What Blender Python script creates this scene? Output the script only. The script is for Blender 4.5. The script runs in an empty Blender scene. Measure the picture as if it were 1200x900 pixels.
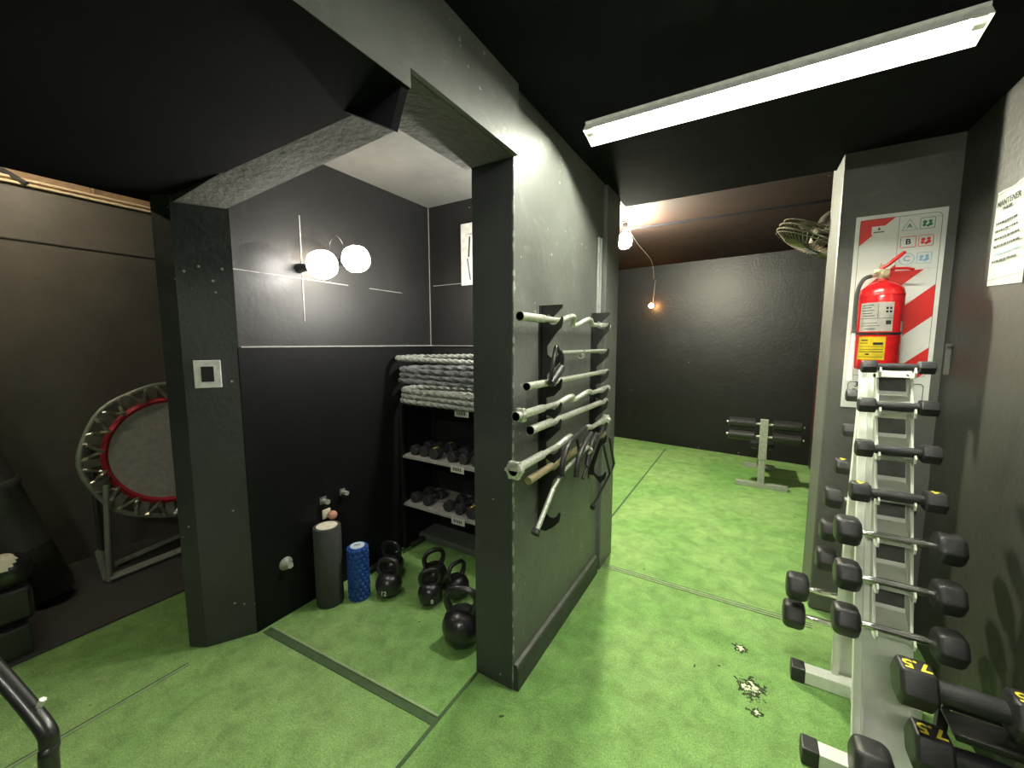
import bpy, bmesh, math, random
from mathutils import Vector, Matrix
random.seed(7)
SC = bpy.context.scene
COL = SC.collection
PI = math.pi

# ------------------------------------------------------------------ camera, world, exposure
def make_camera():
    th = math.radians(30.832); p = math.radians(5.893)
    fw = Vector((-math.sin(th), math.cos(th), 0)); rt = Vector((math.cos(th), math.sin(th), 0)); up = Vector((0, 0, 1))
    F = fw*math.cos(p) - up*math.sin(p); U = up*math.cos(p) + fw*math.sin(p)
    cd = bpy.data.cameras.new('camera'); cd.sensor_width = 36.0; cd.lens = 465.0/1200*36; cd.clip_start = 0.02
    c = bpy.data.objects.new('camera', cd); COL.objects.link(c)
    m = Matrix((rt, U, -F)).transposed().to_4x4(); m.translation = Vector((0, 0, 1.5)); c.matrix_world = m
    SC.camera = c
make_camera()
W = bpy.data.worlds.new('world'); SC.world = W; W.use_nodes = True
W.node_tree.nodes['Background'].inputs[0].default_value = (0.02, 0.022, 0.025, 1)
W.node_tree.nodes['Background'].inputs[1].default_value = 0.3
SC.view_settings.view_transform = 'Standard'; SC.view_settings.look = 'None'
SC.view_settings.gamma = 1.0; SC.view_settings.use_curve_mapping = False
SC.view_settings.exposure = 0.0
TUBE_E = 420.0; BULB_E = 44.0; FAR_E = 2300.0; ORANGE_E = 140.0; LEFT_FILL_E = 95.0; BACK_FILL_E = 270.0

# ------------------------------------------------------------------ materials
def new_mat(name):
    m = bpy.data.materials.new(name); m.use_nodes = True
    return m, m.node_tree.nodes, m.node_tree.links, m.node_tree.nodes['Principled BSDF']
def mat(name, col, rough=0.5, metal=0.0, emit=None, es=0.0, var=0.15, scale=30, bump=0.0, bscale=120, coat=0):
    m, N, L, B = new_mat(name)
    B.inputs['Roughness'].default_value = rough; B.inputs['Metallic'].default_value = metal
    if coat: B.inputs['Coat Weight'].default_value = coat
    tc = N.new('ShaderNodeTexCoord')
    n = N.new('ShaderNodeTexNoise'); n.inputs['Scale'].default_value = scale; n.inputs['Detail'].default_value = 5
    L.new(tc.outputs['Object'], n.inputs['Vector'])
    r = N.new('ShaderNodeValToRGB')
    r.color_ramp.elements[0].position = .3; r.color_ramp.elements[1].position = .7
    r.color_ramp.elements[0].color = tuple(c*(1-var) for c in col[:3])+(1,)
    r.color_ramp.elements[1].color = tuple(min(1, c*(1+var)) for c in col[:3])+(1,)
    L.new(n.outputs['Fac'], r.inputs['Fac']); L.new(r.outputs['Color'], B.inputs['Base Color'])
    if bump:
        n2 = N.new('ShaderNodeTexNoise'); n2.inputs['Scale'].default_value = bscale; n2.inputs['Detail'].default_value = 4
        L.new(tc.outputs['Object'], n2.inputs['Vector'])
        b = N.new('ShaderNodeBump'); b.inputs['Strength'].default_value = bump; b.inputs['Distance'].default_value = .004
        L.new(n2.outputs['Fac'], b.inputs['Height']); L.new(b.outputs['Normal'], B.inputs['Normal'])
    if emit:
        B.inputs['Emission Color'].default_value = tuple(emit)+(1,); B.inputs['Emission Strength'].default_value = es
    return m

def wall_mat(name, col, rough=.42, chips=False, scuff=.5, bump=.35, chip_y=None, pale=(.32, .34, .31), spec=.5):
    """satin black paint over plaster: roller texture, pale scuffs, chipped specks"""
    m, N, L, B = new_mat(name)
    tc = N.new('ShaderNodeTexCoord')
    n1 = N.new('ShaderNodeTexNoise'); n1.inputs['Scale'].default_value = 2.2; n1.inputs['Detail'].default_value = 8; n1.inputs['Roughness'].default_value = .65
    L.new(tc.outputs['Object'], n1.inputs['Vector'])
    r1 = N.new('ShaderNodeValToRGB'); e = r1.color_ramp.elements
    e[0].position = .35; e[0].color = tuple(c*.8 for c in col)+(1,)
    e[1].position = .75; e[1].color = tuple(min(1, c*1.35) for c in col)+(1,)
    L.new(n1.outputs['Fac'], r1.inputs['Fac'])
    # scuffs
    n3 = N.new('ShaderNodeTexNoise'); n3.inputs['Scale'].default_value = 5; n3.inputs['Detail'].default_value = 12; n3.inputs['Roughness'].default_value = .75; n3.inputs['Distortion'].default_value = 1.2
    L.new(tc.outputs['Object'], n3.inputs['Vector'])
    r3 = N.new('ShaderNodeValToRGB'); r3.color_ramp.elements[0].position = .58; r3.color_ramp.elements[1].position = .8
    r3.color_ramp.elements[1].color = (scuff, scuff, scuff, 1)
    L.new(n3.outputs['Fac'], r3.inputs['Fac'])
    mx = N.new('ShaderNodeMixRGB'); L.new(r3.outputs['Color'], mx.inputs['Fac']); L.new(r1.outputs['Color'], mx.inputs['Color1'])
    mx.inputs['Color2'].default_value = tuple(min(1, c*2.4+.01) for c in col)+(1,)
    # chip specks
    v = N.new('ShaderNodeTexVoronoi'); v.inputs['Scale'].default_value = 26; v.inputs['Randomness'].default_value = 1
    L.new(tc.outputs['Object'], v.inputs['Vector'])
    sp = N.new('ShaderNodeMath'); sp.operation = 'LESS_THAN'; sp.inputs[1].default_value = .16
    L.new(v.outputs['Distance'], sp.inputs[0])
    n4 = N.new('ShaderNodeTexNoise'); n4.inputs['Scale'].default_value = 7; n4.inputs['Detail'].default_value = 3
    L.new(tc.outputs['Object'], n4.inputs['Vector'])
    g = N.new('ShaderNodeMath'); g.operation = 'GREATER_THAN'; g.inputs[1].default_value = .62 if chips else .74
    L.new(n4.outputs['Fac'], g.inputs[0])
    fac = N.new('ShaderNodeMath'); fac.operation = 'MULTIPLY'; L.new(sp.outputs[0], fac.inputs[0]); L.new(g.outputs[0], fac.inputs[1])
    last = fac
    if chip_y is not None:     # bare plaster along one worn corner (y position)
        sx = N.new('ShaderNodeSeparateXYZ'); L.new(tc.outputs['Object'], sx.inputs[0])
        a = N.new('ShaderNodeMath'); a.operation = 'SUBTRACT'; a.inputs[1].default_value = chip_y; L.new(sx.outputs['Y'], a.inputs[0])
        ab = N.new('ShaderNodeMath'); ab.operation = 'ABSOLUTE'; L.new(a.outputs[0], ab.inputs[0])
        n5 = N.new('ShaderNodeTexNoise'); n5.inputs['Scale'].default_value = 22; n5.inputs['Detail'].default_value = 6
        L.new(tc.outputs['Object'], n5.inputs['Vector'])
        s = N.new('ShaderNodeMath'); s.operation = 'SUBTRACT'; s.inputs[1].default_value = .5; L.new(n5.outputs['Fac'], s.inputs[0])
        s2 = N.new('ShaderNodeMath'); s2.operation = 'MULTIPLY'; s2.inputs[1].default_value = .09; L.new(s.outputs[0], s2.inputs[0])
        xa = N.new('ShaderNodeMath'); xa.operation = 'ADD'; xa.inputs[1].default_value = .805; L.new(sx.outputs['X'], xa.inputs[0])
        xb = N.new('ShaderNodeMath'); xb.operation = 'ABSOLUTE'; L.new(xa.outputs[0], xb.inputs[0])
        ab2 = N.new('ShaderNodeMath'); ab2.operation = 'ADD'; L.new(ab.outputs[0], ab2.inputs[0]); L.new(xb.outputs[0], ab2.inputs[1]); ab = ab2
        lt = N.new('ShaderNodeMath'); lt.operation = 'LESS_THAN'; L.new(ab.outputs[0], lt.inputs[0]); L.new(s2.outputs[0], lt.inputs[1])
        mm = N.new('ShaderNodeMath'); mm.operation = 'MAXIMUM'; L.new(fac.outputs[0], mm.inputs[0]); L.new(lt.outputs[0], mm.inputs[1]); last = mm
    mx2 = N.new('ShaderNodeMixRGB'); L.new(last.outputs[0], mx2.inputs['Fac']); L.new(mx.outputs['Color'], mx2.inputs['Color1'])
    mx2.inputs['Color2'].default_value = tuple(pale)+(1,)
    L.new(mx2.outputs['Color'], B.inputs['Base Color'])
    B.inputs['Roughness'].default_value = rough; B.inputs['Specular IOR Level'].default_value = spec
    nb = N.new('ShaderNodeTexNoise'); nb.inputs['Scale'].default_value = 38; nb.inputs['Detail'].default_value = 6
    L.new(tc.outputs['Object'], nb.inputs['Vector'])
    ad = N.new('ShaderNodeMath'); ad.operation = 'MULTIPLY_ADD'; ad.inputs[1].default_value = 3.0
    L.new(n1.outputs['Fac'], ad.inputs[0]); L.new(nb.outputs['Fac'], ad.inputs[2])
    b = N.new('ShaderNodeBump'); b.inputs['Strength'].default_value = bump; b.inputs['Distance'].default_value = .006
    L.new(ad.outputs[0], b.inputs['Height']); L.new(b.outputs['Normal'], B.inputs['Normal'])
    return m

def turf_mat():
    m, N, L, B = new_mat('green_turf')
    tc = N.new('ShaderNodeTexCoord')
    def noise(s, d=6, r=.6, dist=0):
        n = N.new('ShaderNodeTexNoise'); n.inputs['Scale'].default_value = s; n.inputs['Detail'].default_value = d
        n.inputs['Roughness'].default_value = r; n.inputs['Distortion'].default_value = dist
        L.new(tc.outputs['Object'], n.inputs['Vector']); return n
    big = noise(1.1, 5, .6, .6); mid = noise(9, 8, .7, .4); fine = noise(150, 3, .7)
    r = N.new('ShaderNodeValToRGB'); e = r.color_ramp.elements
    e[0].position = .33; e[0].color = (.16, .34, .09, 1)
    e[1].position = .7; e[1].color = (.29, .45, .165, 1)
    L.new(big.outputs['Fac'], r.inputs['Fac'])
    r2 = N.new('ShaderNodeValToRGB'); e = r2.color_ramp.elements
    e[0].position = .3; e[0].color = (.68, .68, .66, 1); e[1].position = .7; e[1].color = (1.2, 1.2, 1.2, 1)
    L.new(mid.outputs['Fac'], r2.inputs['Fac'])
    mu = N.new('ShaderNodeMixRGB'); mu.blend_type = 'MULTIPLY'; mu.inputs['Fac'].default_value = 1
    L.new(r.outputs['Color'], mu.inputs['Color1']); L.new(r2.outputs['Color'], mu.inputs['Color2'])
    r4 = N.new('ShaderNodeValToRGB'); e = r4.color_ramp.elements
    e[0].position = .3; e[0].color = (.62, .62, .62, 1); e[1].position = .72; e[1].color = (1.35, 1.35, 1.3, 1)
    L.new(fine.outputs['Fac'], r4.inputs['Fac'])
    mu2 = N.new('ShaderNodeMixRGB'); mu2.blend_type = 'MULTIPLY'; mu2.inputs['Fac'].default_value = 1
    L.new(mu.outputs['Color'], mu2.inputs['Color1']); L.new(r4.outputs['Color'], mu2.inputs['Color2'])
    last = mu2
    # worn spots: dark tears with a bare white middle
    for (x, y, rad) in ((.085, 1.90, .05), (.04, 2.14, .028), (.10, 1.78, .022)):
        d = N.new('ShaderNodeVectorMath'); d.operation = 'DISTANCE'; d.inputs[1].default_value = (x, y, 0)
        L.new(tc.outputs['Object'], d.inputs[0])
        nn = noise(28, 5, .7)
        a = N.new('ShaderNodeMath'); a.operation = 'MULTIPLY_ADD'; a.inputs[1].default_value = rad*5; L.new(nn.outputs['Fac'], a.inputs[0]); L.new(d.outputs['Value'], a.inputs[2])
        for (k, c) in ((3.55, (.03, .05, .02, 1)), (2.95, (.62, .66, .5, 1))):
            lt = N.new('ShaderNodeMath'); lt.operation = 'LESS_THAN'; lt.inputs[1].default_value = rad*k; L.new(a.outputs[0], lt.inputs[0])
            mx = N.new('ShaderNodeMixRGB'); L.new(lt.outputs[0], mx.inputs['Fac']); L.new(last.outputs[0], mx.inputs['Color1']); mx.inputs['Color2'].default_value = c
            last = mx
    # small dark flecks
    fl = noise(16, 2, .5); th = N.new('ShaderNodeMath'); th.operation = 'GREATER_THAN'; th.inputs[1].default_value = .76; L.new(fl.outputs['Fac'], th.inputs[0])
    mx = N.new('ShaderNodeMixRGB'); L.new(th.outputs[0], mx.inputs['Fac']); L.new(last.outputs[0], mx.inputs['Color1']); mx.inputs['Color2'].default_value = (.05, .08, .03, 1)
    L.new(mx.outputs[0], B.inputs['Base Color'])
    B.inputs['Roughness'].default_value = .9; B.inputs['Specular IOR Level'].default_value = .2
    bb = N.new('ShaderNodeBump'); bb.inputs['Strength'].default_value = .6; bb.inputs['Distance'].default_value = .006
    ad = N.new('ShaderNodeMath'); ad.operation = 'MULTIPLY_ADD'; ad.inputs[1].default_value = 2.0
    L.new(mid.outputs['Fac'], ad.inputs[0]); L.new(fine.outputs['Fac'], ad.inputs[2])
    L.new(ad.outputs[0], bb.inputs['Height']); L.new(bb.outputs['Normal'], B.inputs['Normal'])
    return m

M = dict(
    turf=turf_mat(),
    wall=wall_mat('black_wall_paint', (.013, .0133, .0133), bump=.14), walllow=wall_mat('black_low_wall_paint', (.0055, .0058, .0065), rough=.5, spec=.2, bump=.15),
    pillar=wall_mat('grey_black_pillar_paint', (.115, .123, .11), rough=.5, chips=True, chip_y=1.36, scuff=.7),
    column=wall_mat('charcoal_column_paint', (.095, .097, .085), rough=.5), right=wall_mat('charcoal_right_wall_paint', (.030, .030, .025), rough=.5),
    post=wall_mat('dark_post_paint', (.04, .043, .043), rough=.5, chips=True),
    low=wall_mat('black_ceiling_paint', (.008, .008, .0105), rough=.9, bump=.1, scuff=.1, spec=.08),
    soffit=wall_mat('rough_grey_plaster', (.09, .09, .08), rough=.9, bump=1.0, scuff=.6),
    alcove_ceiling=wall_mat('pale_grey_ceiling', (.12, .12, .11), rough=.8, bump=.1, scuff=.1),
    far=wall_mat('far_wall_black', (.0085, .0087, .0082), rough=.45, spec=.35),
    far_ceiling=wall_mat('brown_ceiling', (.016, .0075, .005), spec=.2, rough=.8, scuff=.2),
    far_right=wall_mat('dark_brown_wall', (.035, .024, .021), rough=.6),
    left=wall_mat('left_room_wall', (.10, .092, .08), rough=.55, scuff=.3, bump=.15),
    rubber_mat=mat('black_rubber_mat', (.045, .042, .038), .7, bump=.3),
    cream=mat('cream_trim', (.75, .62, .42), .6), brownboard=mat('brown_board', (.30, .2, .12), .7),
    seam=mat('dark_seam', (.05, .095, .035), .9), groove=mat('dark_joint', (.02, .02, .018), .8), ridge=mat('turf_ridge', (.26, .36, .18), .9, bump=.5),
    joint=mat('pale_joint_edge_light', (.30, .30, .29), .5), plinth=mat('grey_plinth', (.12, .13, .11), .7, bump=.3),
    basetop=mat('baseboard_grey', (.16, .165, .145), .5, bump=.2),
    white=mat('white_plastic', (.8, .8, .76), .4), black=mat('black_plastic', (.012, .012, .012), .35),
    rack=mat('white_painted_steel', (.84, .87, .78), .38, var=.05), rackdark=mat('rack_slot_shade', (.2, .2, .18), .5),
    rubber=mat('black_rubber', (.022, .022, .023), .42, bump=.25, bscale=300), rubber2=mat('matt_black_rubber', (.03, .03, .031), .55, bump=.3, bscale=260),
    chrome=mat('chrome', (.75, .75, .72), .16, 1, var=.05), steel=mat('worn_steel', (.72, .74, .66), .4, .65, var=.2, scale=60),
    greysteel=mat('grey_steel', (.33, .36, .30), .45, .3), brass=mat('old_brass_tube', (.50, .42, .27), .4, .6),
    iron=mat('black_cast_iron', (.016, .016, .017), .3, bump=.2, coat=.3), blackmetal=mat('black_metal', (.014, .015, .014), .35, coat=.2),
    foam=mat('grey_foam', (.05, .054, .05), .85, bump=.6, bscale=200), blue=mat('blue_foam', (.012, .07, .30), .5),
    cap=mat('cream_core', (.75, .72, .55), .6), coreface=mat('pale_blue_core', (.6, .68, .72), .5), wood=mat('pink_wood', (.52, .27, .18), .5),
    rope=mat('white_grey_rope', (.26, .28, .25), .5, var=.45, scale=70, bump=.6), ropedark=mat('navy_grey_rope', (.13, .14, .145), .5, var=.5, scale=50, bump=.6),
    shelf=mat('grey_shelf', (.36, .36, .33), .5), red=mat('red_enamel', (.58, .012, .015), .25, coat=.5), signred=mat('sign_red', (.72, .03, .025), .4, var=.03),
    signwhite=mat('sign_white', (.82, .83, .78), .4, var=.02), yellow=mat('yellow_label', (.85, .72, .03), .5), ink=mat('black_ink', (.02, .02, .02), .6),
    green=mat('sign_green', (.02, .22, .10), .5), signblue=mat('sign_blue', (.25, .5, .7), .5), label=mat('grey_label', (.62, .62, .56), .5),
    yellownum=mat('yellow_number', (.85, .74, .06), .5), paper=mat('white_paper', (.85, .86, .8), .7, var=.02),
    trampgrey=mat('grey_trampoline_mat', (.42, .40, .37), .7), trampred=mat('red_webbing', (.50, .02, .04), .6),
    spring=mat('steel_springs', (.62, .6, .52), .3, 1), pad=mat('black_vinyl', (.02, .02, .02), .3, bump=.3, bscale=60),
    dirty=mat('dark_grey_vinyl', (.055, .055, .05), .5, bump=.3, bscale=40), duct=mat('reflector_white', (.85, .86, .8), .35),
    fan=mat('fan_dark_wire', (.22, .2, .15), .35, .7), redcloth=mat('dark_red_band', (.2, .01, .015), .8),
    tube=mat('lit_tube', (1, 1, 1), .5, emit=(1.0, 1.0, .84), es=TUBE_E), filltube=mat('added_fill_tube_back', (1, 1, 1), .5, emit=(1.0, 1.0, .86), es=BACK_FILL_E),
    bulb=mat('lit_bulb_cool', (1, 1, 1), .5, emit=(1.0, .95, .88), es=BULB_E), fillbulb=mat('added_fill_bulb', (1, 1, 1), .5, emit=(1.0, .96, .88), es=1350), bulbw=mat('lit_bulb_warm', (1, 1, 1), .5, emit=(1.0, .86, .68), es=BULB_E),
    farbulb=mat('lit_far_bulb', (1, 1, 1), .5, emit=(1.0, .96, .74), es=FAR_E), orange=mat('lit_orange_bulb', (1, 1, 1), .5, emit=(1.0, .42, .14), es=ORANGE_E),
    leftfilltube=mat('added_fill_tube_left', (1, 1, 1), .5, emit=(1.0, .86, .64), es=LEFT_FILL_E),
)

# ------------------------------------------------------------------ mesh helpers
def link(name, bm, m, parent=None, loc=None, smooth=None, mats=None):
    me = bpy.data.meshes.new(name); bmesh.ops.recalc_face_normals(bm, faces=bm.faces[:]); bm.to_mesh(me); bm.free()
    for x in (mats or [m]): me.materials.append(M[x] if isinstance(x, str) else x)
    if smooth is not None:
        for p in me.polygons: p.use_smooth = True
        try: me.set_sharp_from_angle(angle=math.radians(smooth))
        except Exception: pass
    o = bpy.data.objects.new(name, me); COL.objects.link(o)
    if parent: o.parent = parent
    if loc: o.location = loc
    return o
def BM(): return bmesh.new()
def box(bm, x0, x1, y0, y1, z0, z1, bev=0, mi=0, seg=2):
    t = bmesh.new()
    vs = [t.verts.new(p) for p in ((x0,y0,z0),(x1,y0,z0),(x1,y1,z0),(x0,y1,z0),(x0,y0,z1),(x1,y0,z1),(x1,y1,z1),(x0,y1,z1))]
    for f in ((0,3,2,1),(4,5,6,7),(0,1,5,4),(1,2,6,5),(2,3,7,6),(3,0,4,7)): t.faces.new([vs[i] for i in f])
    if bev: bmesh.ops.bevel(t, geom=t.edges[:], offset=bev, segments=seg, affect='EDGES', profile=.5)
    merge(bm, t, mi); return bm
def merge(bm, t, mi=0, mx=None):
    if mx is not None: t.transform(mx)
    mp = {}
    for v in t.verts: mp[v] = bm.verts.new(v.co)
    for f in t.faces:
        try: nf = bm.faces.new([mp[v] for v in f.verts]); nf.material_index = mi
        except ValueError: pass
    t.free(); return bm
def prism(bm, pts, h0, h1, axis='z', bev=0, mi=0):
    """extrude a 2D polygon: axis z -> (x,y), y -> (x,z), x -> (y,z)"""
    t = bmesh.new()
    def P(a, b, h): return (a, b, h) if axis == 'z' else ((a, h, b) if axis == 'y' else (h, a, b))
    lo = [t.verts.new(P(a, b, h0)) for a, b in pts]; hi = [t.verts.new(P(a, b, h1)) for a, b in pts]
    t.faces.new(lo); t.faces.new(hi[::-1]); n = len(pts)
    for i in range(n): t.faces.new((lo[i], lo[(i+1) % n], hi[(i+1) % n], hi[i]))
    bmesh.ops.recalc_face_normals(t, faces=t.faces[:])
    if bev: bmesh.ops.bevel(t, geom=t.edges[:], offset=bev, segments=2, affect='EDGES', profile=.5)
    merge(bm, t, mi); return bm
def frames(pts, closed=False):
    n = len(pts); T = []
    for i in range(n):
        a = pts[(i-1) % n] if (i > 0 or closed) else pts[0]; b = pts[(i+1) % n] if (i < n-1 or closed) else pts[-1]
        T.append((b-a).normalized())
    ref = Vector((0, 0, 1)) if abs(T[0].z) < .9 else Vector((1, 0, 0))
    X = [(ref - T[0]*ref.dot(T[0])).normalized()]
    for i in range(1, n):
        x = X[-1] - T[i]*X[-1].dot(T[i]); X.append(x.normalized())
    return T, X
def tube(bm, pts, r, seg=10, closed=False, lobes=0, twist=0, amp=.2, caps=True, mi=0):
    pts = [Vector(p) for p in pts]; T, X = frames(pts, closed); rings = []; s = 0
    for i, p in enumerate(pts):
        if i: s += (pts[i]-pts[i-1]).length
        y = T[i].cross(X[i]); rr = r[i] if isinstance(r, (list, tuple)) else r; ring = []
        for k in range(seg):
            a = 2*PI*k/seg; q = rr*(1+amp*math.cos(lobes*(a - s*twist))) if lobes else rr
            ring.append(bm.verts.new(p + X[i]*math.cos(a)*q + y*math.sin(a)*q))
        rings.append(ring)
    n = len(rings)
    for i in range(n if closed else n-1):
        A, B2 = rings[i], rings[(i+1) % n]
        for k in range(seg):
            f = bm.faces.new((A[k], A[(k+1) % seg], B2[(k+1) % seg], B2[k])); f.material_index = mi
    if not closed and caps:
        bm.faces.new(rings[0][::-1]).material_index = mi; bm.faces.new(rings[-1]).material_index = mi
    return bm
def cyl(bm, a, b, r, seg=20, mi=0, r2=None):
    return tube(bm, [a, b], [r, r if r2 is None else r2], seg, mi=mi)
def lathe(bm, prof, c=(0, 0, 0), seg=32, axis='z', mi=0):
    rings = []
    for (r, h) in prof:
        ring = []
        for k in range(seg):
            a = 2*PI*k/seg; u, v = r*math.cos(a), r*math.sin(a)
            p = (u, v, h) if axis == 'z' else ((h, u, v) if axis == 'x' else (u, h, v))
            ring.append(bm.verts.new(Vector(p)+Vector(c)))
        rings.append(ring)
    for i in range(len(rings)-1):
        for k in range(seg):
            bm.faces.new((rings[i][k], rings[i][(k+1) % seg], rings[i+1][(k+1) % seg], rings[i+1][k])).material_index = mi
    bm.faces.new(rings[0][::-1]).material_index = mi; bm.faces.new(rings[-1]).material_index = mi
    return bm
def sphere(bm, c, r, sc=(1, 1, 1), seg=20, mi=0):
    t = bmesh.new(); bmesh.ops.create_uvsphere(t, u_segments=seg, v_segments=seg//2, radius=r)
    merge(bm, t, mi, Matrix.Translation(Vector(c)) @ Matrix.Diagonal((sc[0], sc[1], sc[2], 1))); return bm
def smooth_path(P, n=8, closed=False):
    P = [Vector(p) for p in P]; out = []; N = len(P)
    for i in range(N if closed else N-1):
        g = (lambda k: P[k % N]) if closed else (lambda k: P[max(0, min(N-1, k))])
        p0, p1, p2, p3 = g(i-1), g(i), g(i+1), g(i+2)
        for k in range(n):
            t = k/n
            out.append(.5*((2*p1)+(-p0+p2)*t+(2*p0-5*p1+4*p2-p3)*t*t+(-p0+3*p1-3*p2+p3)*t**3))
    if not closed: out.append(P[-1])
    return out
def thing(name, label, cat, loc=(0, 0, 0), rotz=0, group=None):
    o = bpy.data.objects.new(name, None); COL.objects.link(o); o.empty_display_size = .05
    o.location = loc; o.rotation_euler = (0, 0, rotz); o['label'] = label; o['category'] = cat
    if group: o['group'] = group
    return o
def tag(o, label, cat, group=None):
    o['label'] = label; o['category'] = cat
    if group: o['group'] = group
    return o
def struct(name, bm, m, smooth=None, mats=None):
    o = link(name, bm, m, smooth=smooth, mats=mats); o['kind'] = 'structure'; return o
def dup(root, loc, rotz=None, label=None, group=None):
    r = root.copy(); COL.objects.link(r); r.location = loc
    if rotz is not None: r.rotation_euler = (0, 0, rotz)
    if label: r['label'] = label
    if group: r['group'] = group
    for ch in list(root.children):
        c = ch.copy(); COL.objects.link(c); c.parent = r
        for g in list(ch.children):
            d = g.copy(); COL.objects.link(d); d.parent = c
    return r
def text_mesh(body, size, depth=.0006, bold=0):
    cu = bpy.data.curves.new('t', 'FONT'); cu.body = body; cu.size = size; cu.extrude = depth/2; cu.align_x = 'CENTER'; cu.align_y = 'CENTER'; cu.offset = bold
    cu.resolution_u = 2
    o = bpy.data.objects.new('t', cu); COL.objects.link(o)
    dg = bpy.context.evaluated_depsgraph_get(); me = bpy.data.meshes.new_from_object(o.evaluated_get(dg))
    bpy.data.objects.remove(o); bm = bmesh.new(); bm.from_mesh(me); bpy.data.meshes.remove(me)
    return bm
def text_part(name, body, size, m, mx, parent, bold=0):
    bm = text_mesh(body, size, bold=bold); bm.transform(mx); return link(name, bm, m, parent)
# orientation matrices for flat marks
FRONT = Matrix(((1,0,0,0),(0,0,-1,0),(0,1,0,0),(0,0,0,1)))          # text in XZ plane facing -y
FACE_NX = Matrix(((0,0,-1,0),(-1,0,0,0),(0,1,0,0),(0,0,0,1)))       # facing -x (right wall)

# ------------------------------------------------------------------ THE SETTING
X_R = .792       # right wall
b = BM(); box(b, -4.6, 1.3, -1.9, 6.7, -.12, 0); struct('floor', b, 'turf')
b = BM(); box(b, -.80, 1.0, -1.75, 2.9, 2.45, 2.75); struct('ceiling', b, 'low')
b = BM(); box(b, -2.42, -.785, -1.75, .805, 2.15, 2.75)
prism(b, ((-1.02, 2.152), (-.79, 2.152), (-.833, 2.056)), .78, .803, 'y'); struct('ceiling_bulkhead', b, 'low')
b = BM(); box(b, -.787, -.783, -1.75, .805, 2.151, 2.45); box(b, -.806, -.783, .805, 1.36, 2.201, 2.45); struct('trim_3', b, 'pillar')
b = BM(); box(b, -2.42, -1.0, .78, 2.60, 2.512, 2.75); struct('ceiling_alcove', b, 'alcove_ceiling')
b = BM(); box(b, -3.3, 1.3, 2.9, 6.7, 2.62, 2.75); struct('ceiling_far_room', b, 'far_ceiling')
b = BM(); box(b, -4.6, -2.42, -1.75, 2.2, 2.72, 2.8); struct('ceiling_left_room', b, 'low')
# header over the alcove opening: two legs of rough plaster soffit
b = BM()
t = bmesh.new()
q = [(-2.23, .80, 2.12), (-1.03, .80, 2.2), (-1.03, 1.0, 2.2), (-2.12, .965, 2.12)]
lo = [t.verts.new(p) for p in q]; hi = [t.verts.new((p[0], p[1], 2.515)) for p in q]
t.faces.new(lo[::-1]); t.faces.new(hi)
for i in range(4): t.faces.new((lo[i], lo[(i+1) % 4], hi[(i+1) % 4], hi[i]))
merge(b, t); struct('trim_1', b, 'soffit')
b = BM(); box(b, -1.03, -.803, .80, 1.36, 2.2, 2.515); struct('trim_2', b, 'soffit')
# pillar wall between alcove and passage
b = BM(); box(b, -1.0, -.805, 1.36, 2.68, 0, 2.6); struct('wall_pillar', b, 'pillar')
b = BM(); box(b, -1.0, -.812, 1.357, 1.361, 0, 2.2); struct('wall_pillar_front_shade', b, 'post')  # thin layer: shade of the unlit front put into a darker colour
b = BM(); prism(b, ((-.805, 0), (-.781, 0), (-.781, .095), (-.789, .112), (-.805, .118)), 1.362, 2.40, 'y', mi=0)
box(b, -.8045, -.787, 1.362, 2.40, .100, .119, .003, mi=1); struct('baseboard_pillar', b, 'pillar', mats=['post', 'basetop'])
b = BM(); box(b, -.815, -.78, 2.44, 2.70, 0, 2.45, .006); struct('trim_4', b, 'pillar')
# left jamb post, alcove walls
b = BM(); prism(b, ((-2.31, .748), (-2.232, .790), (-2.12, .975), (-2.31, .975)), 0, 2.2); struct('wall_post', b, 'post')
b = BM(); box(b, -2.31, -2.12, .97, 2.36, 0, 1.48, .004); struct('wall_alcove_lower', b, 'walllow')
b = BM(); box(b, -2.31, -2.14, .97, 2.36, 1.48, 2.6); struct('wall_alcove_left', b, 'wall')
b = BM(); box(b, -2.31, -.99, 2.35, 2.68, 0, 2.62); struct('wall_alcove_back', b, 'wall')
# raised joints on the upper alcove wall; pale strips paint light caught along the ledge
b = BM(); box(b, -2.142, -2.1365, 1.325, 1.331, 1.62, 2.19, .001); box(b, -2.142, -2.137, .98, 1.62, 1.85, 1.855, .001)
box(b, -2.142, -2.137, 1.78, 2.06, 1.85, 1.855, .001); struct('trim_5', b, 'joint')
b = BM(); box(b, -2.142, -2.116, .985, 2.35, 1.476, 1.484, .002); box(b, -2.14, -1.0, 2.335, 2.352, 1.476, 1.482, .002); struct('trim_6', b, 'joint')  # ledge strips: caught light put into a pale colour
b = BM(); box(b, -2.14, -2.133, .972, .978, 1.48, 2.15, .001); box(b, -2.139, -2.134, 2.344, 2.349, 1.48, 2.51, .001); box(b, -2.1, -1.0, 2.344, 2.3505, 1.93, 1.935, .001); struct('trim_7', b, 'joint')  # first strip paints light caught on the recess edge
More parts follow.
